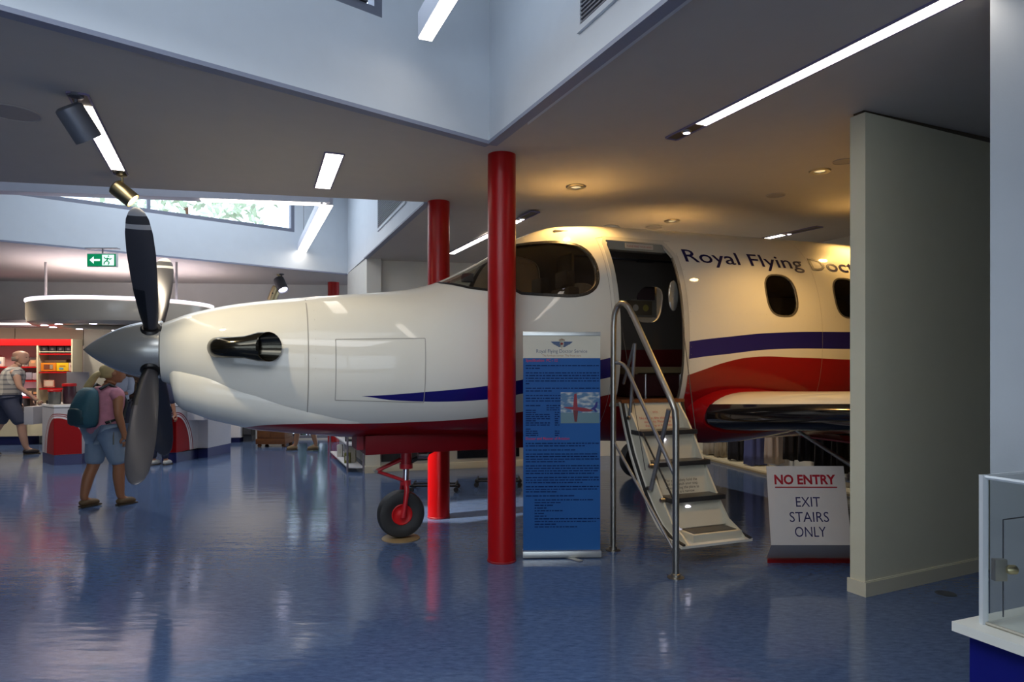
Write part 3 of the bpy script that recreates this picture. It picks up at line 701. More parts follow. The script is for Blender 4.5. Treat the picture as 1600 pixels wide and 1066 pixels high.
# ---- engine chin with the air intake
CH_ST = [(.13, 1.645, 1.50, .20), (.17, 1.66, 1.31, .27), (.22, 1.665, 1.255, .295), (.43, 1.665, 1.165, .35), (.79, 1.62, 1.065, .40), (1.19, 1.5, 1.018, .42), (1.6, 1.5, .985, .44), (2.0, 1.4, .975, .36)]
bm = bmesh.new(); rings = []
for s, t_, b_, w_ in CH_ST:
    zc = (t_+b_)/2; zr = (t_-b_)/2
    rings.append([Vector((s+(.09*(-(zc-(zc+zr*math.sin(a)))/max(zr, .01)-0)*-.0), w_*math.copysign(abs(math.cos(a))**.8, math.cos(a)), zc+zr*math.copysign(abs(math.sin(a))**.8, math.sin(a)))) for a in [2*PI*k/48 for k in range(48)]])
loft(bm, rings, caps=True); bmesh.ops.recalc_face_normals(bm, faces=bm.faces)
CHIN = finish(bm, 'chin_cowling', LIV, AC, 50)
bm = bmesh.new(); R0 = [Vector((.122, .145*math.cos(a), 1.57+.05*math.sin(a))) for a in [2*PI*k/32 for k in range(32)]]
loft(bm, [R0, [p+Vector((.01, 0, 0)) for p in R0]]); bmesh.ops.recalc_face_normals(bm, faces=bm.faces); finish(bm, 'air_intake', BLKM, CHIN)
# ---- spinner and propeller (the disc stands a few degrees off the cowling axis)
PROP = thing('propeller', None, None, (0, 0, HZ))
PROP.parent = AC; PROP.rotation_euler = (0, 0, math.radians(.35))
SPN = mat('spinner_paint', (.33, .33, .31), .26, metal=.55, coat=.3)
prof = []
for i in range(25):
    t_ = i/24; prof.append((.245*math.sin(t_**.85*PI/2) if t_ > 0 else 0, -.50+.56*t_))
latheo('spinner', [(0 if i == 0 else r_, z_) for i, (r_, z_) in enumerate(prof)]+[(.235, .072), (0, .072)], SPN, PROP, 56, Matrix.Rotation(PI/2, 4, 'Y'))
BLADE = mat('propeller_blade_paint', (.075, .072, .080), .33, metal=.5); BTIP = mat('blade_tip_grey', (.42, .42, .43), .4)
BDARK = mat('blade_tip_dark', (.045, .045, .05), .4); BOOT = mat('blade_boot_black', (.006, .006, .006), .35)
def blade_section(r, grow_=0):
    # chord and thickness against radius, chord lies along the shaft (feathered)
    K = [(.16, .052, .045), (.24, .105, .035), (.36, .145, .026), (.55, .175, .018), (.75, .190, .013), (.95, .195, .010), (1.12, .180, .008), (1.24, .145, .007), (1.30, .10, .006), (1.33, .045, .004), (1.336, .012, .002)]
    for i in range(len(K)-1):
        if r <= K[i+1][0]+1e-9:
            t_ = (r-K[i][0])/(K[i+1][0]-K[i][0]); return [K[i][j]+(K[i+1][j]-K[i][j])*t_ for j in (1, 2)]
    return K[-1][1:]
def make_blade(la):
    """la: angle in the disc; local: x shaft, blade pointing along (y,z)=(cos,sin)"""
    u = Vector((0, math.cos(la), math.sin(la))); v = Vector((0, -math.sin(la), math.cos(la)))
    def ring(r, g=0, half=None):
        c, th = blade_section(r); tw = math.radians(24-26*min(1, (r-.15)/1.1)); ax = Vector((math.cos(tw), 0, 0))+v*math.sin(tw); ay = Vector((-math.sin(tw), 0, 0))+v*math.cos(tw)
        sweep = -.010*math.sin(min(1, (r-.15)/.6)*PI/2)
        o = Vector((sweep+.0, 0, 0))+u*r; N = 20
        return [o+ax*(c/2*math.cos(2*PI*k/N)+g*math.cos(2*PI*k/N))+ay*((th+g)*math.sin(2*PI*k/N)) for k in range(N)]
    def seg(r0, r1, n, g=0):
        bm = bmesh.new(); loft(bm, [ring(r0+(r1-r0)*i/n, g) for i in range(n+1)]); bmesh.ops.recalc_face_normals(bm, faces=bm.faces); return bm
    bl = finish(seg(.15, 1.16, 30), 'propeller_blade', BLADE, PROP, 50)
    up_ = math.sin(la) > 0; T1, T2 = (BTIP, BDARK) if up_ else (BLADE, BLADE)
    finish(seg(1.16, 1.20, 4), 'tip_band', T1, bl, 50); finish(seg(1.20, 1.27, 5), 'tip_band', T2, bl, 50); finish(seg(1.27, 1.336, 8), 'blade_tip', T1, bl, 50)
    # heated boot on the leading edge near the root
    bm = bmesh.new(); rr = []
    for i in range(16):
        r = .20+.42*i/15; R_ = ring(r, .0015); rr.append([R_[k] for k in (13, 12, 11, 10, 9, 8, 7, 6, 5)] )
    loft(bm, rr, closed=False, caps=False); finish(bm, 'leading_edge_boot', BOOT, bl, 60)
    Mx = Matrix.Translation(u*.0) @ u.to_track_quat('Z', 'Y').to_matrix().to_4x4()
    latheo('root_collar', [(.075, .185), (.080, .20), (.080, .235), (.066, .25), (.05, .25)], BOOT, bl, 24, Mx)
    latheo('root_flange', [(.088, .17), (.096, .20), (.105, .218), (.095, .222)], SPN, bl, 24, Mx)
    return bl
AL = .745
for la in (PI/2+AL, PI+AL+.055, AL, -PI/2+AL): make_blade(la)
# ---- exhaust stacks
def exhaust(sd):
    path = [(.50, .30, 1.765, .075, .07, 0), (.50, .43, 1.765, .080, .075, .25), (.535, .50, 1.765, .082, .085, .8), (.60, .545, 1.765, .080, .085, 1.3), (.70, .57, 1.768, .085, .075, 1.5), (.80, .585, 1.772, .112, .07, 1.55), (.86, .59, 1.772, .115, .065, 1.55)]
    rings = []
    for i, (s, y, z, rz_, rw, ang) in enumerate(path):
        d = Vector((math.sin(ang), -math.cos(ang)*1, 0)); sidev = Vector((math.cos(ang), math.sin(ang), 0))  # perpendicular in plan
        ring = []
        for k in range(28):
            a = 2*PI*k/28; p = Vector((s, -y, z))+Vector((math.cos(ang), math.sin(ang), 0))*rw*math.cos(a)+Vector((0, 0, 1))*rz_*math.sin(a)
            if i == len(path)-1: p.x += -.11*(-(p.y+y))/rw*.9+.02
            ring.append(p if sd < 0 else Vector((p.x, -p.y, p.z)))
        rings.append(ring)
    me = None; bm = bmesh.new(); loft(bm, rings, caps=False); bmesh.ops.recalc_face_normals(bm, faces=bm.faces); me = bpy.data.meshes.new('e'); bm.to_mesh(me); bm.free()
    me = solid(me, .006, 0); me.materials.clear()
    e = link(me, 'exhaust_stack', mat('exhaust_black_chrome', (.05, .046, .035), .14, metal=.9), AC, 60)
    bm = bmesh.new(); c = Vector((.80, sd*.585, 1.77)); lathe(bm, [(0, 0), (.06, 0)], 20, Matrix.Translation(c) @ Matrix.Rotation(PI/2, 4, 'Y') @ Matrix.Diagonal((1.6, 1, 1, 1)))
    finish(bm, 'exhaust_throat', mat('throat_shade', (.03, .022, .015), .5), e)  # dark cap paints the shade inside the pipe
exhaust(-1); exhaust(1)
# ---- cabin interior: deck, ceiling panel, red side panels, stretcher, instrument boxes, seats
DECK = boxo('cabin_deck', (5.6, 0, 1.255), (4.8, 1.28, .03), WOOD, AC)
boxo('door_sill', (4.31, -.745, 1.285), (.70, .12, .03), mat('sill_timber', (.20, .07, .02), .4, var=.2), DECK)
bm = bmesh.new()
for s0_, s1_ in ((3.9, 7.95),):
    rings = [[ring_pt(s, a*PI/180, -.05) for a in range(-38, 4, 6)] for s in (s0_, s1_)]
    loft(bm, rings, closed=False, caps=False)
finish(bm, 'red_side_panel', mat('dark_red_cabin_panel', (.11, .008, .008), .5), FUS)
boxo('ceiling_panel', (5.6, .0, 2.93), (4.2, .66, .02), mat('cabin_ceiling', (.20, .17, .14), .5), FUS)
latheo('ceiling_lamp', [(0, -.012), (.035, -.010), (.04, 0)], LED, FUS, 18, Matrix.Translation((4.50, .16, 2.915)))
latheo('ceiling_nozzle', [(0, -.02), (.03, -.018), (.06, -.004), (.065, 0)], BLKM, FUS, 18, Matrix.Translation((4.86, .10, 2.915)))
tubeo('ceiling_rail', [(4.0, .34, 2.82), (6.4, .34, 2.82)], .012, BLKM, FUS, 8)
boxo('rail_bracket', (4.95, .34, 2.815), (.20, .05, .03), BLKM, FUS)
ib = boxo('medical_panel', (5.16, .72, 2.41), (.36, .05, .42), mat('panel_cream', (.22, .20, .16), .5), AC, None, .006)
boxo('socket_box', (5.18, .685, 2.50), (.24, .03, .18), mat('socket_dark', (.06, .035, .035), .5), ib, None, .004)
boxo('gauge_box', (5.10, .685, 2.31), (.32, .03, .17), mat('gauge_tan', (.12, .09, .05), .5), ib, None, .004)
for x_, c_ in ((5.03, (.45, .40, .32)), (5.17, (.35, .28, .06))):
    latheo('gauge', [(0, -.012), (.035, -.010), (.04, 0)], mat('gauge_%d' % int(x_*100), c_, .4), ib, 18, Matrix.Translation((x_, .668, 2.31)) @ Matrix.Rotation(PI/2, 4, 'X'))
for i in range(4): boxo('strap', (5.42+.0*i, .66, 2.60+.05*i), (.24, .02, .03), mat('red_strap', (.16, .01, .015), .6), FUS)
# stretcher: mattress on a frame with bright rails
sf = boxo('stretcher_base', (5.6, .28, 1.40), (2.0, .50, .24), mat('stretcher_red', (.05, .01, .01), .5), DECK, None, .01)
boxo('mattress', (5.6, .28, 1.565), (1.95, .48, .08), mat('tan_vinyl', (.22, .16, .08), .45), sf, None, .02)
for y_ in (.02, .54): tubeo('side_rail', [(4.65, y_, 1.53), (6.55, y_, 1.53)], .012, CHROME, sf, 8)
for x_ in (4.75, 5.2, 5.65): tubeo('stretcher_post', [(x_, .02, 1.27), (x_, .02, 1.53)], .014, ALU, sf, 8)
# cockpit seats, headrest, glareshield
for y_ in (-.30, .30):
    st_ = boxo('pilot_seat', (3.42, y_, 1.75), (.44, .42, .14), DARKIN, DECK, None, .03)
    boxo('seat_back', (3.62, y_, 2.08), (.12, .42, .60), mat('seat_leather', (.10, .09, .08), .5), st_, None, .04)
    boxo('headrest', (3.62, y_, 2.46), (.10, .26, .17), mat('seat_leather', (.10, .09, .08), .5), st_, None, .03)
    boxo('seat_pedestal', (3.42, y_, 1.48), (.3, .3, .42), DARKIN, st_, None, .01)
boxo('glareshield', (2.72, 0, 2.20), (.36, 1.1, .10), BLKM, DECK, None, .03)
boxo('instrument_panel', (2.84, 0, 1.90), (.10, 1.16, .56), BLKM, DECK, None, .01)
boxo('compass_box', (2.70, -.04, 2.47), (.10, .10, .08), DGREY, FUS, None, .01)
boxo('cabin_bulkhead', (3.90, .25, 2.05), (.03, .34, 1.5), mat('bulkhead_tan', (.16, .14, .11), .6), DECK)
# lights inside the cabin
l = spot('lamp_cabin', (0, 0, 0), (0, 0, -1), 4, (.85, .80, 1), 150, .8, .03); l.parent = AC; l.location = (4.50, .16, 2.90)
# header placard over the door
hd = boxo('door_header', (4.31, -.46, 2.80), (.70, .10, .09), mat('header_grey', (.22, .22, .19), .5), AC, Matrix.Identity(4), .006)
pl_ = boxo('placard', (4.33, -.517, 2.80), (.32, .008, .05), mat('placard_cream', (.45, .40, .33), .5), hd)
text_on('placard_text', 'PLEASE MIND YOUR HEAD', mat('placard_red', (.28, .04, .04), .5), pl_, frame_matrix((4.19, -.5225, 2.789), (1, 0, 0), (0, 0, 1)), width=.28)
# oval latch mirror on the rear door jamb
me_ = None; bm = bmesh.new(); lathe(bm, [(0, -.012), (.9, -.012), (1, -.006), (1, .006), (.9, .012), (0, .012)], 28, Matrix.Translation((4.63, -.66, 2.31)) @ Matrix.Rotation(PI/2, 4, 'X') @ Matrix.Diagonal((.055, .15, 1, 1)))
finish(bm, 'latch_mirror', mat('mirror_grey', (.42, .42, .38), .15, metal=.6), DOORF, 40)
# ---- wings with black de-icing boots
def wing(sd):
    def prof(t_):   # closed airfoil 0..1 chord, thickness 1
        out = []
        N = 26
        for k in range(N): 
            x = .5*(1+math.cos(PI*k/(N-1))); y = 5*(.2969*math.sqrt(max(x, 0))-.126*x-.3516*x*x+.2843*x**3-.1015*x**4); out.append((x, y*1.12))
        for k in range(1, N-1):
            x = .5*(1-math.cos(PI*k/(N-1))); y = -5*(.2969*math.sqrt(x)-.126*x-.3516*x*x+.2843*x**3-.1015*x**4); out.append((x, y*.60))
        return out
    S = [(-.45, 4.80, 1.06, 1.95, .25), (.62, 4.84, 1.08, 1.88, .25), (.80, 4.86, 1.10, 1.84, .25), (1.1, 4.88, 1.125, 1.80, .245), (1.6, 4.915, 1.16, 1.74, .235), (2.50, 4.98, 1.225, 1.62, .22)]
    def ring(st_, g=0, sel=None):
        l, s0_, h0, c, th = st_; p = [Vector((s0_+x*c+(-g if x < .5 else g)*0-(g if x < .05 else 0), sd*l, h0+y*(th*c)*1.0+(g if y > 0 else -g)*(1 if x > .001 else 0))) for x, y in prof(0)]
        return p if sel is None else [p[i] for i in sel]
    bm = bmesh.new(); loft(bm, [ring(s_) for s_ in S[1:]]); bmesh.ops.recalc_face_normals(bm, faces=bm.faces)
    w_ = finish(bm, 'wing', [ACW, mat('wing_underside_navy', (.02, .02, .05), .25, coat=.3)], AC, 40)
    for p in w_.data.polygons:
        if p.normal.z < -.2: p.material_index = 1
    pr = prof(0); idx = [i for i, (x, y) in enumerate(pr) if x < .13]
    idx = list(range(22, 26))+list(range(26, 31))
    bm = bmesh.new(); SS = [(S[2][0]-.02,)+S[2][1:]]+S[3:]
    loft(bm, [ring(s_, .006, idx) for s_ in SS], closed=False, caps=False); bmesh.ops.recalc_face_normals(bm, faces=bm.faces)
    me = bpy.data.meshes.new('b'); bm.to_mesh(me); bm.free(); me = solid(me, .006, 0); me.materials.clear()
    link(me, 'deicing_boot', BLACK, w_, 60)
    # red fairing where the wing meets the belly
    bm = bmesh.new(); rr = []
    for l, k in ((.45, .16), (.70, .09), (.80, .045), (.86, .008)):
        rr.append([Vector((4.84+x*1.85-(k*.8 if x < .3 else -k*.6)*(1-x if x < .5 else x), sd*l, 1.09+y*.46+(k*.55 if y > 0 else -k*.9)*min(1, 4*x+.25))) for x, y in pr])
    loft(bm, rr); bmesh.ops.recalc_face_normals(bm, faces=bm.faces); finish(bm, 'wing_fairing', mat('livery_red', (.24, .001, .004), .42, coat=.75, spec=.12), w_, 60)
    return w_
wing(-1); wing(1)
# ---- belly box (red skid) and landing gear
bx = boxo('belly_box', (2.55, 0, .915), (1.72, .52, .17), mat('belly_box_red', (.13, .001, .004), .4, spec=.2), AC, None, .008)
boxo('belly_box_end', (1.66, 0, .93), (.06, .30, .13), DRED, bx)
def wheel(parent, c, r, wd, sd=-1):
    M = Matrix.Translation(c) @ Matrix.Rotation(PI/2, 4, 'X')
    tp = [(r*.42, -wd*.38)]+[(r-(r*.30)*(1-math.cos(t_))*.9, wd/2*math.sin(t_)*1.0) for t_ in [(-80+160*i/14)*PI/180 for i in range(15)]]+[(r*.42, wd*.38)]
    tp = [(r*.42, -wd*.34), (r*.60, -wd*.46), (r*.80, -wd*.50), (r*.93, -wd*.42), (r*.985, -wd*.22), (r, 0), (r*.985, wd*.22), (r*.93, wd*.42), (r*.80, wd*.50), (r*.60, wd*.46), (r*.42, wd*.34)]
    ty = latheo('tyre', tp, RUBBER, parent, 48, M)
    rm = latheo('wheel_rim', [(0, -wd*.42), (r*.14, -wd*.40), (r*.20, -wd*.34), (r*.36, -wd*.36), (r*.41, -wd*.43), (r*.44, -wd*.40), (r*.44, wd*.40), (r*.41, wd*.43), (r*.36, wd*.36), (r*.20, wd*.34), (r*.14, wd*.40), (0, wd*.42)], REDM, parent, 32, M)
    for k in range(5):
        a = 2*PI*k/5; latheo('wheel_bolt', [(0, -.012), (.009, -.010), (.009, .01), (0, .01)], DRED, rm, 8, Matrix.Translation(Vector(c)+Vector((math.cos(a)*r*.26, sd*wd*.24, math.sin(a)*r*.26))) @ Matrix.Rotation(PI/2, 4, 'X'))
    latheo('hub_cap', [(0, -.02), (.012, -.02), (.018, -.008), (.018, .01), (0, .01)], STEEL, rm, 16, Matrix.Translation(Vector(c)+Vector((0, sd*wd*.62, 0))) @ Matrix.Rotation(PI/2, 4, 'X'))
NG = thing('nose_gear', None, None, (2.06, 0, 0)); NG.parent = AC
wheel(NG, (0, 0, .234), .222, .15)
RG = mat('gear_red', (.42, .012, .02), .35)
tubeo('upper_strut', [(.05, 0, .66), (.05, 0, .86)], .052, RG, NG, 18); tubeo('strut_collar', [(.05, 0, .655), (.05, 0, .70)], .062, RG, NG, 18)
tubeo('piston', [(.045, 0, .52), (.05, 0, .68)], .030, CHROME, NG, 18); tubeo('lower_collar', [(.043, 0, .50), (.045, 0, .545)], .05, RG, NG, 18)
bm = bmesh.new()
for y_ in (-.098, .098): tube(bm, [(.04, y_*.4, .53), (.035, y_, .46), (.02, y_, .34), (0, y_, .215)], [.026, .024, .022, .026], 12)
bmesh.ops.recalc_face_normals(bm, faces=bm.faces); finish(bm, 'fork', RG, NG, 50)
bm = bmesh.new()
for y_ in (-.03, .03): tube(bm, [(0, y_, .74), (-.23, y_*.5, .645)], .015, 8); tube(bm, [(.02, y_, .545), (-.23, y_*.5, .645)], .015, 8)
bmesh.ops.recalc_face_normals(bm, faces=bm.faces); finish(bm, 'torque_link', RG, NG, 50)
latheo('torque_pin', [(0, -.035), (.016, -.035), (.016, .035), (0, .035)], STEEL, NG, 12, Matrix.Translation((-.235, 0, .645)) @ Matrix.Rotation(PI/2, 4, 'X'))
tubeo('drag_brace', [(.06, 0, .70), (.32, 0, .82)], .022, BLKM, NG, 10)
latheo('gear_actuator', [(0, -.06), (.03, -.05), (.035, .04), (0, .06)], STEEL, NG, 16, Matrix.Translation((.20, -.05, .78)) @ Matrix.Rotation(PI/2, 4, 'Y'))
for sd in (-1, 1):
    MG = thing('main_gear', None, None, (5.95, sd*2.1, 0)); MG.parent = AC
    wheel(MG, (0, 0, .27), .272, .20, sd)
    tubeo('gear_leg', [(0, -sd*.14, .27), (0, -sd*.16, .55), (0, -sd*.05, 1.12)], [.035, .04, .05], RG, MG, 12)
    tubeo('side_brace', [(-.02, -sd*.16, .56), (-.25, -sd*1.0, 1.02)], .018, ALU, MG, 10)
    bm = bmesh.new(); box(bm, (.0, -sd*.55, .93), (.40, .75, .015), Matrix.Rotation(0, 4, 'X')); finish(bm, 'gear_door', mat('livery_red', (.24, .001, .004), .42, coat=.75, spec=.12), MG)
for e_ in [o for o in bpy.data.objects if o.name.startswith(('nose_gear', 'main_gear', 'propeller')) and o.type == 'EMPTY']:
    for k_ in ('label', 'category', 'group'):
        if k_ in e_: del e_[k_]
# ---- air stair
SP = [(-.76, 1.275), (-.80, 1.15), (-.87, .98), (-.95, .81), (-1.05, .65), (-1.15, .50), (-1.27, .36), (-1.40, .245), (-1.55, .175), (-1.74, .150)]
STAIR = thing('air_stair', None, None, (DS0, 0, 0)); STAIR.parent = AC; WD = DS1-DS0
for k_ in ('label', 'category'):
    if k_ in STAIR: del STAIR[k_]
def offs(P, d):
    out = []
    for i, p in enumerate(P):
        a = Vector(P[max(0, i-1)]); b = Vector(P[min(len(P)-1, i+1)]); t_ = (b-a).normalized(); n_ = Vector((t_.y, -t_.x)); out.append(tuple(Vector(p)+n_*d))
    return out
def ribbon(P0, P1, x0, x1, nm, m, par=STAIR):
    bm = bmesh.new(); rr = [[Vector((x0, a[0], a[1])), Vector((x1, a[0], a[1])), Vector((x1, b[0], b[1])), Vector((x0, b[0], b[1]))] for a, b in zip(P0, P1)]
    loft(bm, rr); bmesh.ops.recalc_face_normals(bm, faces=bm.faces); return finish(bm, nm, m, par, 30)
inn = offs(SP, -.022); inn2 = offs(SP, -.05)
if Vector(inn[4]).y < SP[4][1]: inn = offs(SP, .022); inn2 = offs(SP, .05)
CRM = mat('stair_cream', (.56, .53, .42), .4, coat=.2)
DSK = ribbon(SP, inn, 0, WD, 'door_skin', ACW)
for x0_, x1_ in ((.012, .035), (WD-.035, WD-.012)): ribbon(inn, offs(inn, -.016) if Vector(inn2[4]).y > inn[4][1] and False else [tuple(Vector(a)*.45+Vector(b)*.55) for a, b in zip(inn, inn2)], x0_, x1_, 'edge_seal', BLKM, DSK)
TR = [(-1.055, 1.01), (-1.225, .75), (-1.42, .47), (-1.64, .245)]
# side stringers follow the skin below and the steps above
top = [(-.80, 1.265), (-.93, 1.12), (-1.045, .97), (-1.215, .71), (-1.41, .435), (-1.52, .30), (-1.66, .235)]
def stringer(x):
    bm = bmesh.new(); P = [(a[0], a[1]) for a in inn]+top[::-1]; poly_prism(bm, [(x, a, b) for a, b in P], (.018, 0, 0)); bmesh.ops.triangulate(bm, faces=bm.faces); finish(bm, 'stringer', CRM, STAIR)
stringer(.06); stringer(WD-.078)
RZ = []
for i, (l_, h_) in enumerate(TR[:3]):
    back = (l_+.17, h_+.005)
    xl_ = .055+.028*i; xr_ = WD-.055+.012*i; s_ = boxo('step', ((xl_+xr_)/2, l_+.075, h_), (xr_-xl_, .19, .042), mat('step_black', (.03, .03, .032), .35), STAIR, None, .005)
    nl, nh = (TR[i+1][0]+.17, TR[i+1][1])
    bm = bmesh.new(); poly_prism(bm, [(xl_+.02, l_+.03, h_-.015), (WD-.075, l_+.03, h_-.015), (WD-.075, nl-.03, nh+.005), (xl_+.05, nl-.03, nh+.005)], (0, .012, .006)); rz_ = finish(bm, 'riser', CRM, STAIR); RZ.append((rz_, (l_+.03, h_-.015), (nl-.03, nh+.005)))
    latheo('step_lamp', [(0, .0), (.022, .0), (.026, .006), (.026, .015)], LED if i != 1 else BLKM, rz_, 16, Matrix.Translation((WD*.42, l_+.028, h_-.065)) @ Matrix.Rotation(-PI/2, 4, 'X') @ Matrix.Diagonal((1, .5, 1, 1)) @ Matrix.Translation((0, 0, -.012)) @ Matrix.Rotation(PI, 4, 'X'))
bm = bmesh.new(); poly_prism(bm, [(.075, -.79, 1.26), (WD-.075, -.79, 1.26), (WD-.075, -.90, 1.02), (.075, -.90, 1.02)], (0, .012, .006)); r0_ = finish(bm, 'riser', CRM, STAIR)
TXT = mat('print_black', (.05, .05, .06), .6); TXR = mat('print_red', (.45, .05, .06), .6)
def riser_text(par, a, b, lines, m, wd):
    a = Vector((0, *a)); b = Vector((0, *b)); up = (a-b).normalized(); L = (a-b).length; nrm = Vector((1, 0, 0)).cross(up)
    for i, (s_, k) in enumerate(lines):
        o = b+up*L*k+Vector((WD/2, 0, 0))+nrm*.004
        me = textmesh(s_, wd*len(s_)/26, None, 0, 0, 'LEFT'); xs = max(v.co.x for v in me.vertices)
        me.transform(frame_matrix(o-Vector((xs/2, 0, 0)), (1, 0, 0), up)); link(me, 'riser_print', m, par)
riser_text(r0_, (-.80, 1.24), (-.90, 1.03), [('RFDS', .68), ('No entry, this stair is for', .42), ('exit only. Please use', .26), ('the ramp at the front', .10)], TXR, .36)
riser_text(RZ[1][0], RZ[1][1], RZ[1][2], [('For your safety hold the', .46), ('rail and watch your step', .34), ('when leaving the plane as', .22), ('stairs are narrow', .10)], TXT, .36)
# bottom foot pad
fp = boxo('foot_pad', (WD/2+.035, -1.60, .205), (WD-.22, .20, .07), CRM, STAIR, None, .008); boxo('pad_tread', (WD/2+.035, -1.585, .2425), (WD-.28, .16, .006), mat('step_black', (.03, .03, .032), .35), fp)
# folding rails and cables
def srail(nm, pts, r, m): 
    P = []
    for (px, py, s) in pts:
        l_, h_ = sl(px, py, s); P.append(Vector((s-DS0, l_, h_)))
    return tubeo(nm, P, r, m, STAIR, 10)
srail('folding_rail', [(984, 655, 4.02), (992, 537, 4.02)], .016, GREYM); srail('folding_rail', [(974, 600, 4.02), (991, 538, 4.02)], .014, GREYM)
srail('folding_rail', [(1045, 640, 4.0), (1017, 765, 4.0)], .020, GREYM)
srail('door_cable', [(968, 490, 4.0), (1008, 735, 4.0)], .003, mat('cable_dark', (.08, .07, .06), .5)); srail('door_cable', [(1066, 500, 4.64), (1095, 740, 4.64)], .004, mat('cable_dark', (.08, .07, .06), .5))
srail('step_link', [(1003, 675, 4.02), (1052, 780, 4.02)], .008, BLKM); srail('step_link', [(1000, 680, 4.03), (1012, 745, 4.03)], .007, STEEL)
srail('cable_end', [(1091, 700, 4.64), (1098, 755, 4.64)], .010, STEEL)
for px, py in ((984, 653), (1017, 728), (1035, 782), (1014, 763)):
    l_, h_ = sl(px, py, 4.01); latheo('pivot', [(0, -.02), (.018, -.02), (.018, .02), (0, .02)], STEEL, STAIR, 14, Matrix.Translation((4.01-DS0, l_, h_)) @ Matrix.Rotation(PI/2, 4, 'Y'))
for e_ in list(AC.children):          # the groups made above become direct parts of the aircraft
    if e_.type == 'EMPTY':
        for c_ in list(e_.children): c_.parent = AC; c_.matrix_basis = e_.matrix_basis @ c_.matrix_basis
        bpy.data.objects.remove(e_)
# ============================================================ OBJECTS AROUND THE AIRCRAFT
# handrail in front of the stair
YA, YB = 5.90, CH*F/(903-YH)
hr = thing('handrail', 'grey tubular steel handrail bolted to the floor beside the aircraft stair', 'handrail', gr(1007, 882))
hr.location = ((gr(958, 860)+gr(1056, 903))/2); o_ = hr.location.copy()
def V(px, py, t): return at(px, py, YA+(YB-YA)*t)-o_
main = [gr(958, 860)-o_, V(958, 700, 0), V(958.5, 510, 0), V(960, 492, .01), V(964, 480, .04), V(970, 474, .08), V(976, 474.5, .13), V(982, 480, .17), V(990, 495, .22), V(1020, 562, .58), V(1045, 617, .90), V(1051, 631, .96), V(1055, 642, .99), V(1056, 660, 1), gr(1056, 903)-o_]
tubeo('rail_tube', main, .0255, STEEL, hr, 16)
tubeo('mid_rail', [V(959, 567, .0), V(968, 567, .03), V(974, 570, .07), V(980, 578, .12), V(1054, 742, .98)], .017, GREYM, hr, 12)
tubeo('lower_rail', [V(959, 690, .0), V(1054, 862, .98)], .013, GREYM, hr, 12)
for g in (gr(958, 860), gr(1056, 903)):
    latheo('base_flange', [(.065, 0), (.065, .006), (.034, .010), (.034, .03), (.027, .034), (0, .034)], STEEL, hr, 24, Matrix.Translation(g-o_))
# wheel pad
t = gr(631, 847); latheo('wheel_pad', [(0, .012), (.17, .012), (.178, .006), (.178, 0), (0, 0)], mat('plywood_pad', (.22, .15, .07), .6, var=.2), None, 32, Matrix.Translation((HUB.x+AU.x*2.06, HUB.y+AU.y*2.06, 0)) )
tag(bpy.data.objects['wheel_pad'], 'round brown plywood pad under the aircraft nose wheel', 'pad')

# ---- roll-up banner
bl_, br_ = gr(817, 874), gr(940, 873); bw = (br_-bl_).length; bc = (bl_+br_)/2
BN = thing('rollup_banner', 'tall blue and white roll-up banner between the red column and the stair', 'banner', bc, math.atan2((br_-bl_).y, (br_-bl_).x))
boxo('base_cassette', (0, .05, .035), (bw, .10, .055), ALU, BN, None, .010)
boxo('base_foot', (.06, -.03, .004), (.05, .26, .006), ALU, BN, Matrix.Rotation(.7, 4, 'Z'), .001)
PW = bw-.008; HB = 1.82
boxo('graphic_sheet', (0, .045, .06+HB/2), (PW, .0025, HB), mat('banner_blue', (.014, .085, .27), .5, spec=.2, var=.10, vscale=2.2), BN)
GS = bpy.context.scene.objects['graphic_sheet']
boxo('white_header', (0, .0425, .06+HB-.095), (PW, .0015, .20), mat('banner_white', (.56, .53, .43), .4, spec=.2), GS)
boxo('top_bar', (0, .045, .06+HB+.012), (PW+.004, .018, .034), ALU, BN, None, .004)
tubeo('support_pole', [(0, .075, .05), (0, .06, .06+HB)], .008, ALU, BN, 8)
def BT(s_, x, z, wd=None, h=None, m=TXT, name='print', bold=0): return text_on(name, s_, m, GS, frame_matrix((x, .0412, z), (1, 0, 0), (0, 0, 1)), width=wd, height=h, bold=bold)
PINK = mat('print_magenta', (.38, .012, .08), .5); PNV = mat('print_navy', (.004, .018, .09), .5, spec=.1); PGR = mat('print_grey_blue', (.07, .09, .15), .5); PBR = mat('print_orange_brown', (.32, .15, .06), .5)
zt = .06+HB
BT('Royal Flying Doctor Service', -.215, zt-.150, .43, .030, PGR); BT('The furthest corner. The finest care.', -.165, zt-.182, .33, .018, PBR)
# winged crest
bm = bmesh.new(); cx, cz0 = 0, zt-.075
for sd in (-1, 1):
    for i, (x1, z1, z0_) in enumerate(((.093, .020, .006), (.078, .005, -.005), (.058, -.006, -.015), (.040, -.016, -.026))):
        poly_prism(bm, [(cx+sd*.012, .0405, cz0+z1), (cx+sd*x1, .0405, cz0+z1), (cx+sd*(x1-.014), .0405, cz0+z0_), (cx+sd*.012, .0405, cz0+z0_)], (0, .0008, 0))
finish(bm, 'crest_wings', mat('print_steel_blue', (.03, .07, .16), .5), GS)
RX = Matrix.Rotation(PI/2, 4, 'X')
def disc(nm, x, z, rx, rz, m, d=.0005): 
    bm = bmesh.new(); lathe(bm, [(0, 0), (1, 0)], 24, Matrix.Translation((x, .0402-d, z)) @ RX @ Matrix.Diagonal((rx, rz, 1, 1))); return finish(bm, nm, m, GS)
disc('crest_oval', 0, cz0+.002, .019, .030, mat('banner_white', (.56, .55, .48), .35)); disc('crest_heart', 0, cz0+.002, .010, .010, mat('print_red2', (.35, .03, .02), .5), .001)
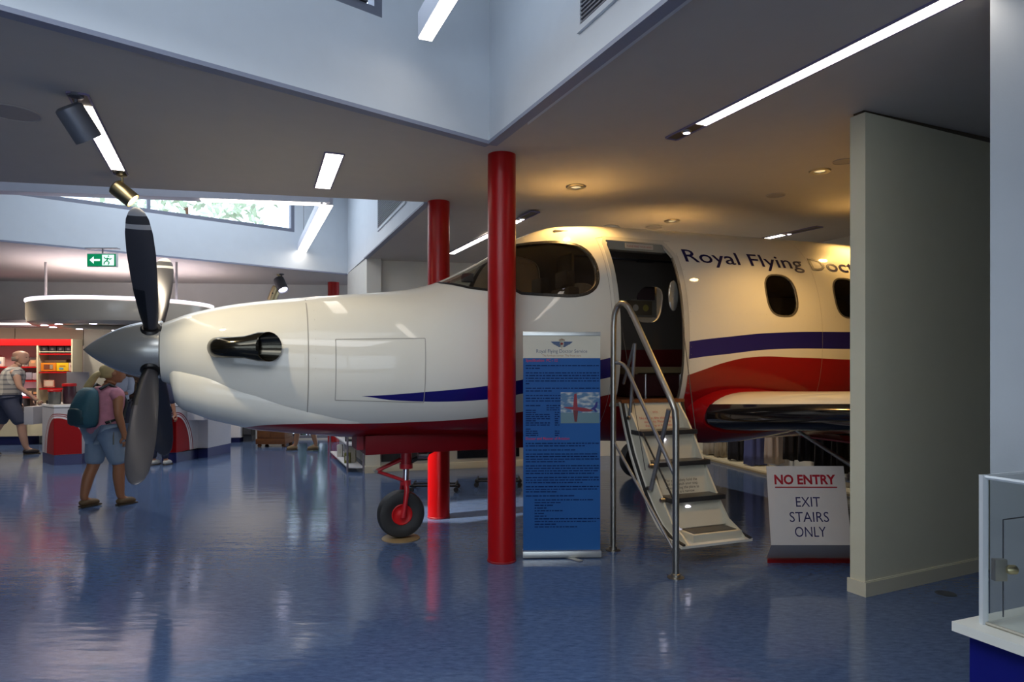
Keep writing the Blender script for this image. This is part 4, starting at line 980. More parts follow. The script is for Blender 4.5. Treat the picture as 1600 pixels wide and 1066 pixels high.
for a in range(-2, 3): disc('crest_ray', a*.0105, cz0+.040-abs(a)*.004, .004, .007, PBR, .001)
boxo('crest_stem', (0, .040, cz0-.036), (.003, .001, .022), PBR, GS)
BT('Specification  PC - 12', -.305, zt-.225, .27, .024, PINK, bold=.012)
# body text: word-length dashes too small to read in the photograph
rnd = random.Random(5); bm = bmesh.new()
def words(x0, x1, z, h=.0085):
    x = x0
    while x < x1-.01:
        w_ = min(rnd.choice((.014, .022, .03, .04, .05)), x1-x); poly_prism(bm, [(x, .0412, z), (x+w_, .0412, z), (x+w_, .0412, z+h), (x, .0412, z+h)], (0, .0006, 0)); x += w_+.007
z = zt-.262; X0, X1 = -.305, .315
for n_, last in ((2, .12), (5, .03), (2, .22), (3, .52)):
    for i in range(n_): words(X0, X1 if i < n_-1 else X0+last, z); z -= .0228
    z -= .016
zz0 = z
words(X0, -.18, z); words(-.13, .0, z); z -= .04
for i in range(5): words(-.13, -.02, zz0-.018*(i+1), .006) if i < 2 else None
for i in range(8): words(X0, -.22 if i in (0, 1, 5) else -.10, z); words(-.06, -.02, z) if i else None; z -= .0178
z -= .016
for i in range(4): words(X0, -.26 if i == 0 else -.20, z); words(-.06, -.02, z) if i else None; z -= .0178
zp = z
BT('Doctor and Manner of Aviation', -.305, zp-.015, .37, .022, PINK, bold=.012); z = zp-.05
for n_, last in ((2, .5), (1, .42), (4, .33), (4, .58), (3, .48), (3, .26), (1, .42)):
    for i in range(n_): words(X0, X1 if i < n_-1 else X0+last, z); z -= .0215
    z -= .013
for i, w_ in enumerate((.5, .22, .16, .10, .24, .09, .10, .55, .52, .18, .36)):
    if i not in (8, 9): words(-.262, -.255, z)
    words(-.23, -.23+w_, z); z -= .0228
o = finish(bm, 'body_print', PNV, GS); o['kind'] = 'stuff'
# the photograph printed on it: a red and blue aircraft over clouds
def photo_mat():
    m = bpy.data.materials.new('printed_sky_photo'); m.use_nodes = True; nt = m.node_tree; b = nt.nodes['Principled BSDF']; b.inputs['Roughness'].default_value = .4
    tc = nt.nodes.new('ShaderNodeTexCoord'); sp = nt.nodes.new('ShaderNodeSeparateXYZ'); nt.links.new(tc.outputs['Generated'], sp.inputs[0])
    mp = nt.nodes.new('ShaderNodeMapping'); mp.inputs['Scale'].default_value = (3, 1, 7); nt.links.new(tc.outputs['Generated'], mp.inputs[0])
    n = nt.nodes.new('ShaderNodeTexNoise'); n.inputs['Scale'].default_value = 1.2; n.inputs['Detail'].default_value = 6; nt.links.new(mp.outputs[0], n.inputs['Vector'])
    r = nt.nodes.new('ShaderNodeValToRGB'); r.color_ramp.elements[0].position = .46; r.color_ramp.elements[1].position = .66; r.color_ramp.elements[0].color = (.05, .13, .24, 1); r.color_ramp.elements[1].color = (.50, .50, .44, 1)
    nt.links.new(n.outputs[0], r.inputs[0]); g = nt.nodes.new('ShaderNodeMath'); g.operation = 'GREATER_THAN'; g.inputs[1].default_value = .34; nt.links.new(sp.outputs[2], g.inputs[0])
    mx = nt.nodes.new('ShaderNodeMix'); mx.data_type = 'RGBA'; nt.links.new(g.outputs[0], mx.inputs[0]); mx.inputs[6].default_value = (.09, .17, .20, 1); nt.links.new(r.outputs[0], mx.inputs[7]); nt.links.new(mx.outputs[2], b.inputs['Base Color']); return m
pz = zt-.745; ph = boxo('printed_photo', (.155, .0415, pz+.13), (.33, .001, .26), photo_mat(), GS)
def flatp(nm, pts, m, d=.0): 
    bm = bmesh.new(); poly_prism(bm, [(x, .0402-d, pz+z) for x, z in pts], (0, .0006, 0)); return finish(bm, nm, m, GS)
PR = mat('print_aircraft_red', (.20, .008, .02), .5)
flatp('printed_body', [(.01, .135), (.04, .125), (.10, .112), (.17, .098), (.24, .098), (.27, .108), (.20, .128), (.14, .136), (.06, .138)], PR)
flatp('printed_wing', [(.095, .125), (.105, .245), (.125, .252), (.135, .125)], PR, .0004); flatp('printed_wing', [(.095, .112), (.108, .012), (.128, .012), (.138, .105)], mat('print_aircraft_dark', (.10, .01, .015), .5), .0004)
flatp('printed_tail', [(.24, .118), (.275, .14), (.29, .18), (.305, .18), (.30, .135), (.285, .125), (.30, .098), (.285, .095), (.27, .112)], mat('print_tail_blue', (.01, .01, .14), .5), .0004)

# ---- NO ENTRY sign
c0, c1 = at(1205, 852, 5.30), at(1331, 852, 5.30); t0, t1 = at(1197.5, 728.5, 5.52), at(1318, 728.5, 5.52)
g0, g1 = gr(1199, 880), gr(1331, 880); so = (g0+g1)/2
ES = thing('no_entry_sign', 'white bent acrylic NO ENTRY exit stairs only sign on a red foot', 'sign', so)
bm = bmesh.new()
def sheet(bm, P, th=.006):
    P = [Vector(p)-so for p in P]; n_ = (P[1]-P[0]).cross(P[3]-P[0]).normalized(); n_ = -n_ if n_.y < 0 else n_; poly_prism(bm, P, n_*th)
sheet(bm, [c0, c1, t1, t0]); SGW = mat('sign_white_acrylic', (.50, .47, .45), .22)
face = finish(bm, 'sign_panel', SGW, ES)
b0, b1 = g0+Vector((0.0, .02, .035)), g1+Vector((0, .02, .035))
bm = bmesh.new(); sheet(bm, [b0, b1, c1, c0]); finish(bm, 'lower_return', SGW, ES)
bm = bmesh.new(); poly_prism(bm, [g0-so, g1-so, g1-so+Vector((.04, .12, 0)), g0-so+Vector((.045, .12, 0))], (0, 0, .03)); finish(bm, 'red_foot', mat('sign_red', (.22, .004, .006), .35), ES)
xa = (c1-c0).normalized(); ya_ = ((t0+t1)/2-(c0+c1)/2).normalized(); nrm = xa.cross(ya_); nrm = -nrm if nrm.y > 0 else nrm; Hs = ((t0+t1)/2-(c0+c1)/2).length; Ws = (c1-c0).length
def ST_(s_, cxn, zn, wd, h, m, bold=0):
    o_ = (c0+c1)/2-so+ya_*(zn*Hs)+xa*((cxn-.5)*Ws-wd/2)+nrm*.0012
    # width and height fixed separately
    me = textmesh(s_, None, h, bold); x_ = max(v.co.x for v in me.vertices)
    for v in me.vertices: v.co.x *= wd/x_
    me.transform(frame_matrix(o_, xa, ya_)); link(me, 'sign_lettering', m, face)
SR = mat('sign_text_red', (.30, .006, .02), .4); SN = mat('sign_text_navy', (.02, .02, .09), .4)
pxm = 5.4/F
ST_('NO ENTRY', .485, .765, 97*pxm, 14.5*pxm, SR, .035)
bm = bmesh.new(); o_ = (c0+c1)/2-so+ya_*(.715*Hs)+nrm*.0012; poly_prism(bm, [o_-xa*50*pxm, o_+xa*48*pxm, o_+xa*48*pxm+ya_*2*pxm, o_-xa*50*pxm+ya_*2*pxm], nrm*.0008); finish(bm, 'sign_underline', SR, face)
ST_('EXIT', .50, .475, 38*pxm, 15.5*pxm, SN); ST_('STAIRS', .50, .285, 61*pxm, 15.5*pxm, SN); ST_('ONLY', .50, .10, 48*pxm, 15.5*pxm, SN)

# ---- display case, lower right
DP = at(1487, 971, 2.30); e1 = Vector((.93, .37, 0)).normalized(); e2 = Vector((.40, -.92, 0)).normalized(); zt_ = DP.z
DC = thing('display_counter', 'white topped display counter with a deep blue base in the lower right corner', 'counter', (DP.x, DP.y, 0))
def quadP(o_, a, b, z0, z1): return [(o_[0], o_[1], z0), tuple((Vector((o_[0], o_[1], z0))+a)), tuple(Vector((o_[0], o_[1], z0))+a+b), tuple(Vector((o_[0], o_[1], z0))+b)]
bm = bmesh.new(); poly_prism(bm, quadP((0, 0), e1*1.3, e2*.85, zt_-.032, 0), (0, 0, .032)); finish(bm, 'counter_top', mat('counter_white', (.62, .62, .56), .4), DC)
ob = e1*.045+e2*.03
bm = bmesh.new(); poly_prism(bm, quadP((ob.x, ob.y), e1*1.2, e2*.77, 0.06, 0), (0, 0, zt_-.032-.06)); finish(bm, 'counter_base', BLUE, DC)
ob = e1*.07+e2*.06
bm = bmesh.new(); poly_prism(bm, quadP((ob.x, ob.y), e1*1.12, e2*.70, 0, 0), (0, 0, .06)); finish(bm, 'counter_plinth', BLKM, DC)
AP = at(1537, 969, 2.275); AP.z = zt_
CS = thing('acrylic_case', 'clear acrylic display case with bright edges standing on the counter', 'display case', AP)
Hc = .505; A1, A2_ = e1*.95, e2*.62; th = .010
ED = mat('acrylic_edge', (.52, .56, .58), .15, spec=.8)
def pan(nm, o_, a, z0, z1, m=ACRYL, thk=th):
    n_ = Vector((-a.y, a.x, 0)).normalized()*thk; bm = bmesh.new(); O = Vector(o_); poly_prism(bm, [O+Vector((0, 0, z0)), O+a+Vector((0, 0, z0)), O+a+n_+Vector((0, 0, z0)), O+n_+Vector((0, 0, z0))], (0, 0, z1-z0)); return finish(bm, nm, m, CS)
pan('side_pane', (0, 0, 0), A2_, .002, Hc-.012); pan('back_pane', (0, 0, 0), A1, .002, Hc-.012); pan('side_pane', A1, A2_, .002, Hc-.012); pan('front_pane', A2_, A1, .002, Hc-.012)
bm = bmesh.new(); poly_prism(bm, quadP((0, 0), A1, A2_, Hc-.012, 0), (0, 0, .012)); finish(bm, 'top_pane', ACRYL, CS)
bm = bmesh.new(); box(bm, (.0, .0, Hc/2), (.019, .019, Hc)); finish(bm, 'corner_post', ED, CS)
for a_, b_ in ((Vector((0, 0, 0)), A2_), (Vector((0, 0, 0)), A1), (A1, A1+A2_), (A2_, A1+A2_)): tubeo('top_edge', [a_+Vector((0, 0, Hc-.006)), b_+Vector((0, 0, Hc-.006))], .0075, ED, CS, 6)
tubeo('base_edge', [Vector((0, 0, .006)), A2_+Vector((0, 0, .006))], .006, mat('case_base_edge', (.30, .28, .22), .4), CS, 6)
d0 = e1*.10
tubeo('door_edge', [d0+Vector((0, .0, .01)), d0+Vector((0, .0, .345))], .0022, DGREY, CS, 6); tubeo('door_edge', [d0+Vector((0, 0, .345)), d0+e1*.6+Vector((0, 0, .345))], .0022, DGREY, CS, 6)
hb = boxo('hinge_block', tuple(d0*.8+Vector((0, 0, .175))), (.042, .022, .075), mat('hinge_zinc', (.40, .38, .34), .35, metal=.8), CS, None, .004)
latheo('hinge_knob', [(0, -.02), (.010, -.02), (.016, -.008), (.016, .012), (.008, .02), (0, .02)], BRASS, hb, 16, Matrix.Translation(d0*.8+Vector((.035, -.01, .178))) @ Matrix.Rotation(PI/2, 4, 'Y'))
boxo('bottom_panel', tuple((A1+A2_)/2+Vector((0, 0, .003))), (.5, .3, .004), mat('case_floor', (.40, .38, .30), .5), CS)
# ============================================================ SHOP AT THE BACK LEFT
# ring canopy light over the service island
RC = at(195, 570, 11.8); 
RG_ = thing('ring_canopy_light', 'large white ring shaped canopy light hanging over the service counters', 'ceiling light', (RC.x, RC.y, 2.30))
Ro, Ri = 1.42, .90
latheo('ring_body', [(Ri, .10), (Ri, .0), (Ri+.04, -.02), (Ro-.10, -.02), (Ro-.02, .03), (Ro, .10), (Ro, .34), (Ro-.04, .36), (Ri+.1, .36), (Ri, .10)], mat('canopy_shell', (.46, .40, .32), .3, coat=.3), RG_, 72)
latheo('light_rim', [(Ro-.03, .362), (Ro+.012, .362), (Ro+.018, .385), (Ro+.012, .405), (Ro-.03, .405), (Ro-.03, .362)], mat('canopy_glow', (1, .95, 1), .5, em=1.6, emcol=(.92, .84, .98)), RG_, 72)
for a in range(0, 360, 30):
    p = Vector((1.16*math.cos(math.radians(a+8)), 1.16*math.sin(math.radians(a+8)), -.022)); latheo('canopy_lamp', [(0, -.008), (.05, -.006), (.055, 0)], LED, RG_, 14, Matrix.Translation(p))
for a in (200, 340, 90): p = Vector((1.18*math.cos(math.radians(a)), 1.18*math.sin(math.radians(a)), .36)); tubeo('hanger', [p, (p.x, p.y, 1.07)], .02, mat('hanger_grey', (.35, .33, .32), .5), RG_, 8)
# two service counters with red arches
ARW = mat('arch_white', (.62, .58, .60), .4); ARR = mat('arch_red', (.25, .001, .003), .45, spec=.2); CNT = mat('counter_pale_grey', (.46, .46, .50), .4)
def counter(label, pts, depth, archc, R_, zpk, flip=False, extra=None):
    pts = [Vector(p) for p in pts]; o_ = sum(pts, Vector())/len(pts); o_.z = 0
    t = thing('service_counter', label, 'counter', o_, 0, None)
    P = [p-o_ for p in pts]; back = [p+Vector(depth) for p in P[::-1]]
    def prism(nm, z0, z1, grow_, m):
        Q = P+back; c = sum(Q, Vector())/len(Q); Q = [c+(q-c)*grow_ for q in Q]
        bm = bmesh.new(); poly_prism(bm, [(q.x, q.y, z0) for q in Q], (0, 0, z1-z0)); return finish(bm, nm, m, t)
    prism('plinth', 0, .17, .985, NAVY); bd = prism('counter_body', .17, .93, 1.0, CNT); prism('counter_top', .94, .975, 1.025, WHITE); prism('shadow_gap', .93, .94, .99, DGREY)
    cum = [0]
    for a, b in zip(P, P[1:]): cum.append(cum[-1]+(b-a).length)
    def onp(u, off):
        for i in range(len(P)-1):
            if u <= cum[i+1] or i == len(P)-2:
                d = (P[i+1]-P[i]).normalized(); n_ = Vector((d.y, -d.x, 0)); return P[i]+d*(u-cum[i])+n_*off
    def arch(nm, r0, r1, z0p, z1p, m, off):
        bm = bmesh.new(); N = 40; us = sorted(set([max(0, min(cum[-1], archc+R_*r1*math.sin((-90+180*k/N)*PI/180))) for k in range(N+1)]+[c_ for c_ in cum[1:-1]]))
        prev = None
        for u_ in us:
            q = max(0, 1-((u_-archc)/(R_*r1))**2); zt2 = .172+(z1p-.172)*math.sqrt(q)
            q0 = 1-((u_-archc)/(R_*r0))**2 if r0 else 1; zb = .172 if not r0 else (.172 if q0 <= 0 else .172+(z0p-.172)*math.sqrt(q0))
            if zt2 < zb+.0005: zt2 = zb+.0005
            a_ = onp(u_, off); v = [bm.verts.new((a_.x, a_.y, zb)), bm.verts.new((a_.x, a_.y, zt2))]
            if prev: bm.faces.new((prev[0], v[0], v[1], prev[1]))
            prev = v
        finish(bm, nm, m, bd)
    arch('arch_panel', 0, 1, 0, zpk-.075, ARR, .004); arch('arch_band', 1.0, 1.09, zpk-.075, zpk-.045, ARW, .006); arch('arch_line', 1.09, 1.13, zpk-.045, zpk-.03, DRED, .006)
    arch('arch_band', 1.13, 1.20, zpk-.03, zpk-.018, ARW, .006); arch('arch_line', 1.20, 1.27, zpk-.018, zpk, DRED, .006)
    return t
a_, b_, c_ = gr(66, 722), gr(84.5, 728), gr(128, 725.5)
SC1 = counter('left service counter with red arch panel behind the woman with the backpack', [a_, b_, c_], (-.15, .62, 0), (b_-a_).length+.04, .42, .84)
boxo('side_shelf', tuple(at(61, 648, 11.6)-SC1.location), (.16, .5, .30), LGREY, SC1, None, .005)
d_, e_, f_ = gr(252, 723.5), gr(275, 723.5), gr(316, 714)
SC2 = counter('right service counter with red arch panel below the engine cowling', [d_, e_, f_], (.25, .62, 0), (e_-d_).length+.01, .36, .84)
boxo('side_shelf', tuple(at(314, 648, 11.5)-SC2.location), (.28, .4, .16), LGREY, SC2, None, .005)
# things on the counters
def jar(px, py0, Y, r, h, label, m, lidm=REDM):
    p = at(px, py0, Y); p.z = .976; t = thing('lidded_jar', label, 'jar', p)
    latheo('jar_body', [(0, 0), (r*.9, 0), (r, .02), (r, h*.86), (r*.85, h*.9), (0, h*.9)], m, t, 24); latheo('lid', [(0, h), (r*1.05, h), (r*1.12, h*.97), (r*1.12, h*.86), (0, h*.86)], lidm, t, 24)
jar(85.5, 633, 11.1, .09, .24, 'small glass jar with a red lid at the left end of the left counter', mat('jar_glass_dark', (.12, .12, .11), .2)); jar(108.5, 633, 11.25, .095, .34, 'tall dark collection bin with a wide red lid on the left counter', mat('bin_dark_red', (.05, .02, .03), .3))
p = at(75, 634, 11.2); p.z = .976; t = thing('price_card', 'tiny black card at the corner of the left counter beside the jar', 'card', p); boxo('card', (0, 0, .03), (.05, .02, .06), BLKM, t)
p = at(121, 633, 11.5); p.z = .976; t = thing('monitor', 'grey back of a monitor behind the red lidded bin on the left counter', 'monitor', p, .2)
boxo('screen_back', (0, .02, .36), (.34, .04, .34), mat('monitor_grey', (.26, .26, .28), .5), t, None, .01); boxo('stand', (0, .03, .12), (.06, .04, .24), DGREY, t); boxo('foot', (0, .03, .01), (.22, .16, .02), DGREY, t, None, .004)
for px, w_, h_, col, lab in ((261, .10, .30, (.09, .06, .04), 'dark brown box at the left of the right counter'), (270, .09, .40, (.03, .03, .035), 'tall black box in the middle of the right counter'), (278, .09, .34, (.015, .015, .018), 'black box with white labels at the right end of the right counter')):
    p = at(px, 634, 11.55); p.z = .976; t = thing('counter_box', lab, 'box', p)
    boxo('carton', (0, 0, h_/2), (w_, .12, h_), mat('carton_%d' % px, col, .5), t, None, .004)
    boxo('label', (0, -.062, h_*.7), (w_*.6, .003, h_*.2), WHITE, t); boxo('label', (.0, -.062, h_*.3), (w_*.5, .003, h_*.25), WHITE if px > 265 else BRASS, t)
p = at(263, 634, 11.3); p.z = .976; t = thing('leaflet_pile', 'cream pile of leaflets lying on the right counter', 'leaflets', p)
for i in range(3): boxo('leaflet', (0, 0, .01+i*.013), (.20-.01*i, .15, .012), mat('leaflet_cream', (.62, .52, .34), .6), t, Matrix.Rotation(.1*i, 4, 'Z'))
# back wall canopy, wall panels, shelf unit
def wp(px, off=.0):
    t_, _ = onwall(WB0, WB1, px, 600); u_ = (WB1-WB0).normalized(); n_ = Vector((u_.y, -u_.x)); q = WB0+u_*t_+n_*off; return Vector((q.x, q.y, 0))
def hz(px, py, off=.0): q = wp(px, off); Yq = q.y; return CH-(py-YH)*Yq/F
UB = (WB1-WB0).normalized(); ANG = math.atan2(UB.y, UB.x)
def backbox(nm, px0, px1, z0, z1, off0, off1, m, par=None, org=None, bev=0):
    a = wp(px0, (off0+off1)/2); b = wp(px1, (off0+off1)/2); a.z = b.z = 0
    L = (b-a).length; c = (a+b)/2
    if org is not None: c = c-org
    M = Matrix.Translation((c.x, c.y, (z0+z1)/2)) @ Matrix.Rotation(ANG, 4, 'Z'); return boxo(nm, (0, 0, 0), (L, abs(off1-off0), z1-z0), m, par, M, bev)
org = wp(80); cn = thing('wall_canopy', 'long grey bulkhead with a thin light slot above the wall shelves', 'light canopy', org)
backbox('canopy_box', -90, 205, hz(50, 512), hz(50, 502), 0, .45, mat('canopy_mauve', (.24, .21, .24), .5), cn, org); backbox('light_slot', -90, 204, hz(50, 509.5), hz(50, 507), .45, .456, mat('slot_glow', (1, 1, 1), .5, em=1.5, emcol=(1, .96, .92)), cn, org)
PAN = mat('wall_panel_taupe', (.26, .24, .18), .6)
t = thing('wall_cladding', 'row of taupe wall panels between the bulkhead and the red shelf header', 'wall panel', org)
for a, b in ((-60, 24), (25.5, 131), (132.5, 178), (179, 205)): backbox('panel', a, b, hz(80, 690) if a > 130 else hz(50, 540), hz(50, 513), .0, .03, PAN if a < 130 else mat('wall_panel_grey', (.36, .36, .32), .6), t, org)
SU = thing('wall_shelf_unit', 'white wall shelf unit with red header and red shelves behind the man', 'shelf unit', org)
PKB = mat('shelf_back_pink', (.62, .46, .42), .5); CRE = mat('shelf_cream', (.66, .62, .44), .4)
HT = hz(60, 531); HB_ = hz(60, 541); OFF = .42
backbox('header', -60, 130, HB_, HT, 0, OFF, REDM, SU, org); backbox('back_panel', -60, 130, .60, HB_, .0, .04, PKB, SU, org)
for px in (-60, 77, 129.5): backbox('upright', px-1.1, px+1.1, .60, HB_ if px < 129 else HT, .04, OFF, CRE, SU, org)
backbox('base_cabinet', -60, 61, .18, .62, 0, OFF+.06, mat('cabinet_cream', (.50, .46, .34), .45), SU, org); backbox('plinth', -60, 61, 0, .18, 0, OFF, NAVY, SU, org)
backbox('base_cabinet', 62, 130, .18, .62, 0, OFF, CRE, SU, org)
for px0, px1, py in ((-60, 76, 573), (-60, 76, 594), (-60, 76, 619), (79, 128.5, 553), (79, 128.5, 581), (79, 128.5, 606)):
    z_ = hz(60, py); backbox('shelf', px0, px1, z_-.025, z_, .04, OFF-.02, REDM, SU, org)
backbox('upper_shelf', 79, 128.5, hz(100, 551), hz(100, 550), .04, OFF-.02, CRE, SU, org)
def item(nm, px0, px1, pb, pt, off, d, col, label, cat, group=None, extra=None, em=0):
    z0 = hz((px0+px1)/2, pb, OFF); z1 = hz((px0+px1)/2, pt, OFF); o_ = wp((px0+px1)/2, off); o_.z = z0
    t = thing(nm, label, cat, o_, ANG, group); L = (wp(px1, off)-wp(px0, off)).length
    mm = mat('goods_%d_%d' % (int(px0*10), pb), col, .5, em=em, emcol=col) if not isinstance(col, bpy.types.Material) else col
    b = boxo(nm+'_body', (0, 0, (z1-z0)/2), (L, d, z1-z0), mm, t, None, .004)
    if extra:
        for (cx_, cz_, w_, h_, c2) in extra: boxo('print_patch', (cx_*L, -d/2-.002, (z1-z0)*cz_), (L*w_, .003, (z1-z0)*h_), mat('patch_%.2f_%.2f_%.2f' % c2, c2, .5), b)
    return t
KX = (.012, .010, .014)
for i, px in enumerate((80.5, 92.8, 105.2, 117)):
    ordn = ('first', 'second', 'third', 'fourth')[i]
    item('black_gift_box', px, px+10.8, 550, 540.5, .30, .16, KX, ordn+' black gift box from the left on the top right shelf', 'gift box', 'black gift boxes on the top shelf', [(0, .5, .35, .35, (.10, .08, .09))])
item('orange_book', 80, 103, 580, 567, .34, .05, (.70, .22, .01), 'orange picture book on the middle right shelf, left of the yellow one', 'book', None, [(.0, .5, .6, .6, (.18, .05, .02)), (.2, .5, .2, .5, (.8, .72, .5))])
item('yellow_book', 104, 122, 580, 567, .34, .05, (.78, .50, .01), 'yellow picture book on the middle right shelf', 'book', None, [(-.1, .3, .35, .25, (.12, .30, .38)), (0, .62, .5, .12, (.5, .2, .02))])
item('white_booklet', 122.5, 128, 580, 567, .34, .05, (.60, .45, .35), 'narrow pale booklet at the right end of the middle shelf', 'book', None, [(.2, .6, .4, .3, (.2, .05, .05))])
item('cream_card_box', 80, 113, 566.5, 563, .22, .05, (.68, .64, .44), 'cream card strip standing behind the orange and yellow books', 'card', None)
item('dark_paperback', 114, 128, 566.5, 561.5, .22, .05, (.06, .02, .03), 'dark paperback behind the yellow book at the right', 'book', None)
item('calendar', 83, 99, 605.5, 594, .32, .04, (.58, .30, .22), 'framed pink calendar on the lower right shelf', 'calendar', None, [(0, .5, .8, .7, (.66, .52, .40))])
item('soft_toy_box', 62, 73, 572.5, 559, .30, .14, (.42, .24, .14), 'brown patterned box on the upper left shelf beside the upright', 'box', None, [(0, .9, 1, .25, (.06, .04, .04)), (.1, .5, .5, .3, (.70, .32, .16))])
item('white_carton', 48, 53, 572.5, 559, .30, .14, (.62, .58, .48), 'slim white carton on the upper left shelf', 'box', None); item('grey_carton', 54, 60, 572.5, 559, .28, .14, (.25, .25, .24), 'slim grey carton on the upper left shelf', 'box', None)
item('small_bottle', 43, 46, 572.5, 563, .32, .05, (.05, .04, .05), 'small dark bottle on the upper left shelf by the man\'s face', 'bottle', None)
item('boxed_souvenir', 41, 55, 593.5, 580, .30, .14, (.22, .07, .03), 'glowing brown souvenir box on the middle left shelf', 'box', None, [(0, .3, .7, .25, (.85, .50, .22))]); item('striped_carton', 57, 66, 593.5, 582, .30, .12, (.30, .27, .33), 'mauve carton on the middle left shelf', 'box', None); item('small_carton', 67, 75, 593.5, 583, .30, .12, (.40, .32, .36), 'small pink grey carton at the right of the middle left shelf', 'box', None)
item('lightbox_display', 35, 55, 618.5, 610, .32, .06, (.95, .82, .95), 'bright white lit display on the lowest red shelf', 'display', None, None, 3.0)
item('dark_figure_box', 57, 75, 618.5, 607, .28, .12, (.10, .07, .06), 'dark box on the lowest red shelf near the upright', 'box', None, [(-.2, .4, .3, .5, (.62, .45, .30)), (.25, .35, .3, .3, (.7, .35, .15))])
item('storage_bin', 39, 59, 643, 624, .36, .20, (.07, .065, .075), 'dark grey bin under the lowest red shelf', 'bin', None, [(0, .12, .8, .15, (.02, .02, .02))])
item('framed_print', -6, 5, 572, 555, .05, .02, (.50, .18, .15), 'framed red print on the wall at the far left edge', 'picture', None, [(0, .7, .7, .25, (.1, .05, .05)), (0, .3, .7, .25, (.15, .1, .08))])
item('white_book', 11, 21, 572.5, 558, .30, .05, (.58, .56, .50), 'white upright book left of the man\'s head', 'book', None, [(0, .4, .4, .3, (.2, .25, .35))])
l = area('lamp_shelf_strip', wp(30, .75)+Vector((0, 0, 2.28)), wp(30, .0)+Vector((0, 0, 1.2)), 4.0, .1, 14, (1, .80, .66))
# white drawers, dark cabinet, timber chest, dark doorway
t = thing('drawer_unit', 'low white drawer unit against the back wall under the engine cowling', 'drawer unit', wp(352))
o_ = wp(352); backbox('carcass', 318, 385, .10, .95, 0, .42, WHITE, t, o_); backbox('plinth', 318, 383, 0, .10, 0, .40, NAVY, t, o_)
for a, b, z0, z1 in ((318.5, 347, .11, .50), (347.6, 384, .11, .50), (318.5, 347, .51, .93), (347.6, 384, .51, .93)): backbox('drawer', a, b, z0, z1, .42, .432, WHITE, t, o_)
t = thing('black_cabinet', 'narrow black cabinet between the white drawers and the timber chest', 'cabinet', wp(392)); o_ = wp(392)
backbox('cabinet_body', 386, 399, .12, 1.1, 0, .30, BLKM, t, o_); backbox('cabinet_foot', 386, 399, 0, .12, 0, .27, DGREY, t, o_); backbox('cabinet_door', 387, 398, .16, 1.06, .30, .31, DGREY, t, o_)
cw0, cw1 = gr(400, 700), gr(446, 698)
t = thing('timber_chest', 'brown varnished timber chest on small feet at the back, below the belly', 'chest', (cw0+cw1)/2); Wc = (cw1-cw0).length
boxo('chest_body', (0, .25, .52), (Wc, .5, .90), WOOD, t, None, .01); boxo('chest_base', (0, .245, .11), (Wc+.04, .54, .10), WOOD, t, None, .01); boxo('chest_top', (0, .25, .985), (Wc+.06, .56, .03), WOOD, t, None, .006)
for x_ in (-.5, .5):
    boxo('chest_door', (x_*Wc*.5, -.006, .55), (Wc*.46, .016, .70), mat('timber_panel', (.17, .06, .014), .4, var=.35, vscale=14), t, None, .004)
for x_ in (-.44, .44):
    for y_ in (.05, .45): latheo('foot', [(0, 0), (.03, 0), (.045, .03), (.03, .06), (0, .06)], WOOD, t, 14, Matrix.Translation((x_*Wc, y_, 0)))
# dark brown block stands in for the dark back-room opening behind the counters
t = thing('dark_opening_block', 'tall dark block standing in for a back-room opening behind the staff member', 'cabinet', wp(222)); o_ = wp(222)
backbox('cabinet_body', 186, 262, .0, 2.55, 0, .35, mat('opening_dark_brown', (.030, .017, .012), .5), t, o_)
for py in (596, 617, 640): backbox('block_shelf', 188, 260, hz(220, py)-.02, hz(220, py), .35, .40, mat('shelf_brown', (.07, .035, .02), .5), t, o_)
backbox('block_handle', 224, 225, .9, 1.3, .35, .37, BRASS, t, o_)
item('tan_parcel', 196, 214, 612, 594, .42, .12, (.16, .09, .03), 'tan parcel on the dark block shelf beside the staff member', 'box', None)
# merchandise stand with white wire shelves
q0, q1, q2 = gr(516, 712), gr(543, 738), gr(568, 738)
t = thing('merchandise_stand', 'low grey framed stand with white shelves left of the nose wheel', 'display stand', q1)
P4 = [q0-q1, Vector((0, 0, 0)), q2-q1, q0-q1+(q2-q1)*1.1]
for p in P4: tubeo('post', [(p.x, p.y, 0), (p.x, p.y, 1.05)], .016, mat('stand_mauve', (.20, .18, .22), .4, metal=.3), t, 8)
for z_ in (.06, .40, .74, 1.04):
    bm = bmesh.new(); poly_prism(bm, [(p.x, p.y, z_) for p in P4], (0, 0, .02)); finish(bm, 'shelf', WHITE, t)
stand = t.location.copy()
def goods(nm, fx, fy, z_, s, col, label, cat):
    p = stand+(q0-q1)*fy+(q2-q1)*fx; p.z = z_; tt_ = thing(nm, label, cat, p, .1); boxo(nm+'_body', (0, 0, s[2]/2), s, mat('stock_%s_%d' % (nm, int(fx*100+fy*10)), col, .55), tt_, None, .006); boxo('label', (0, -s[1]/2-.002, s[2]*.5), (s[0]*.6, .003, s[2]*.4), mat('stock_label', (.50, .47, .38), .6), tt_)
goods('olive_tin', .28, .22, .08, (.09, .09, .16), (.14, .14, .02), 'olive green tin on the bottom shelf of the low stand', 'tin'); goods('cream_carton', .68, .3, .08, (.12, .14, .24), (.45, .42, .34), 'cream carton on the bottom shelf of the low stand', 'box')
goods('grey_carton', .80, .62, .08, (.10, .12, .18), (.26, .25, .27), 'grey carton at the back of the low stand', 'box'); goods('pale_carton', .28, .62, .08, (.09, .12, .20), (.55, .53, .48), 'pale carton at the rear left of the low stand', 'box')
goods('black_case', .62, .25, .42, (.20, .16, .13), (.03, .03, .035), 'black case on the middle shelf of the low stand', 'case'); goods('white_figure', .22, .55, .42, (.07, .07, .20), (.55, .53, .50), 'small white carton on the middle shelf of the low stand', 'box')
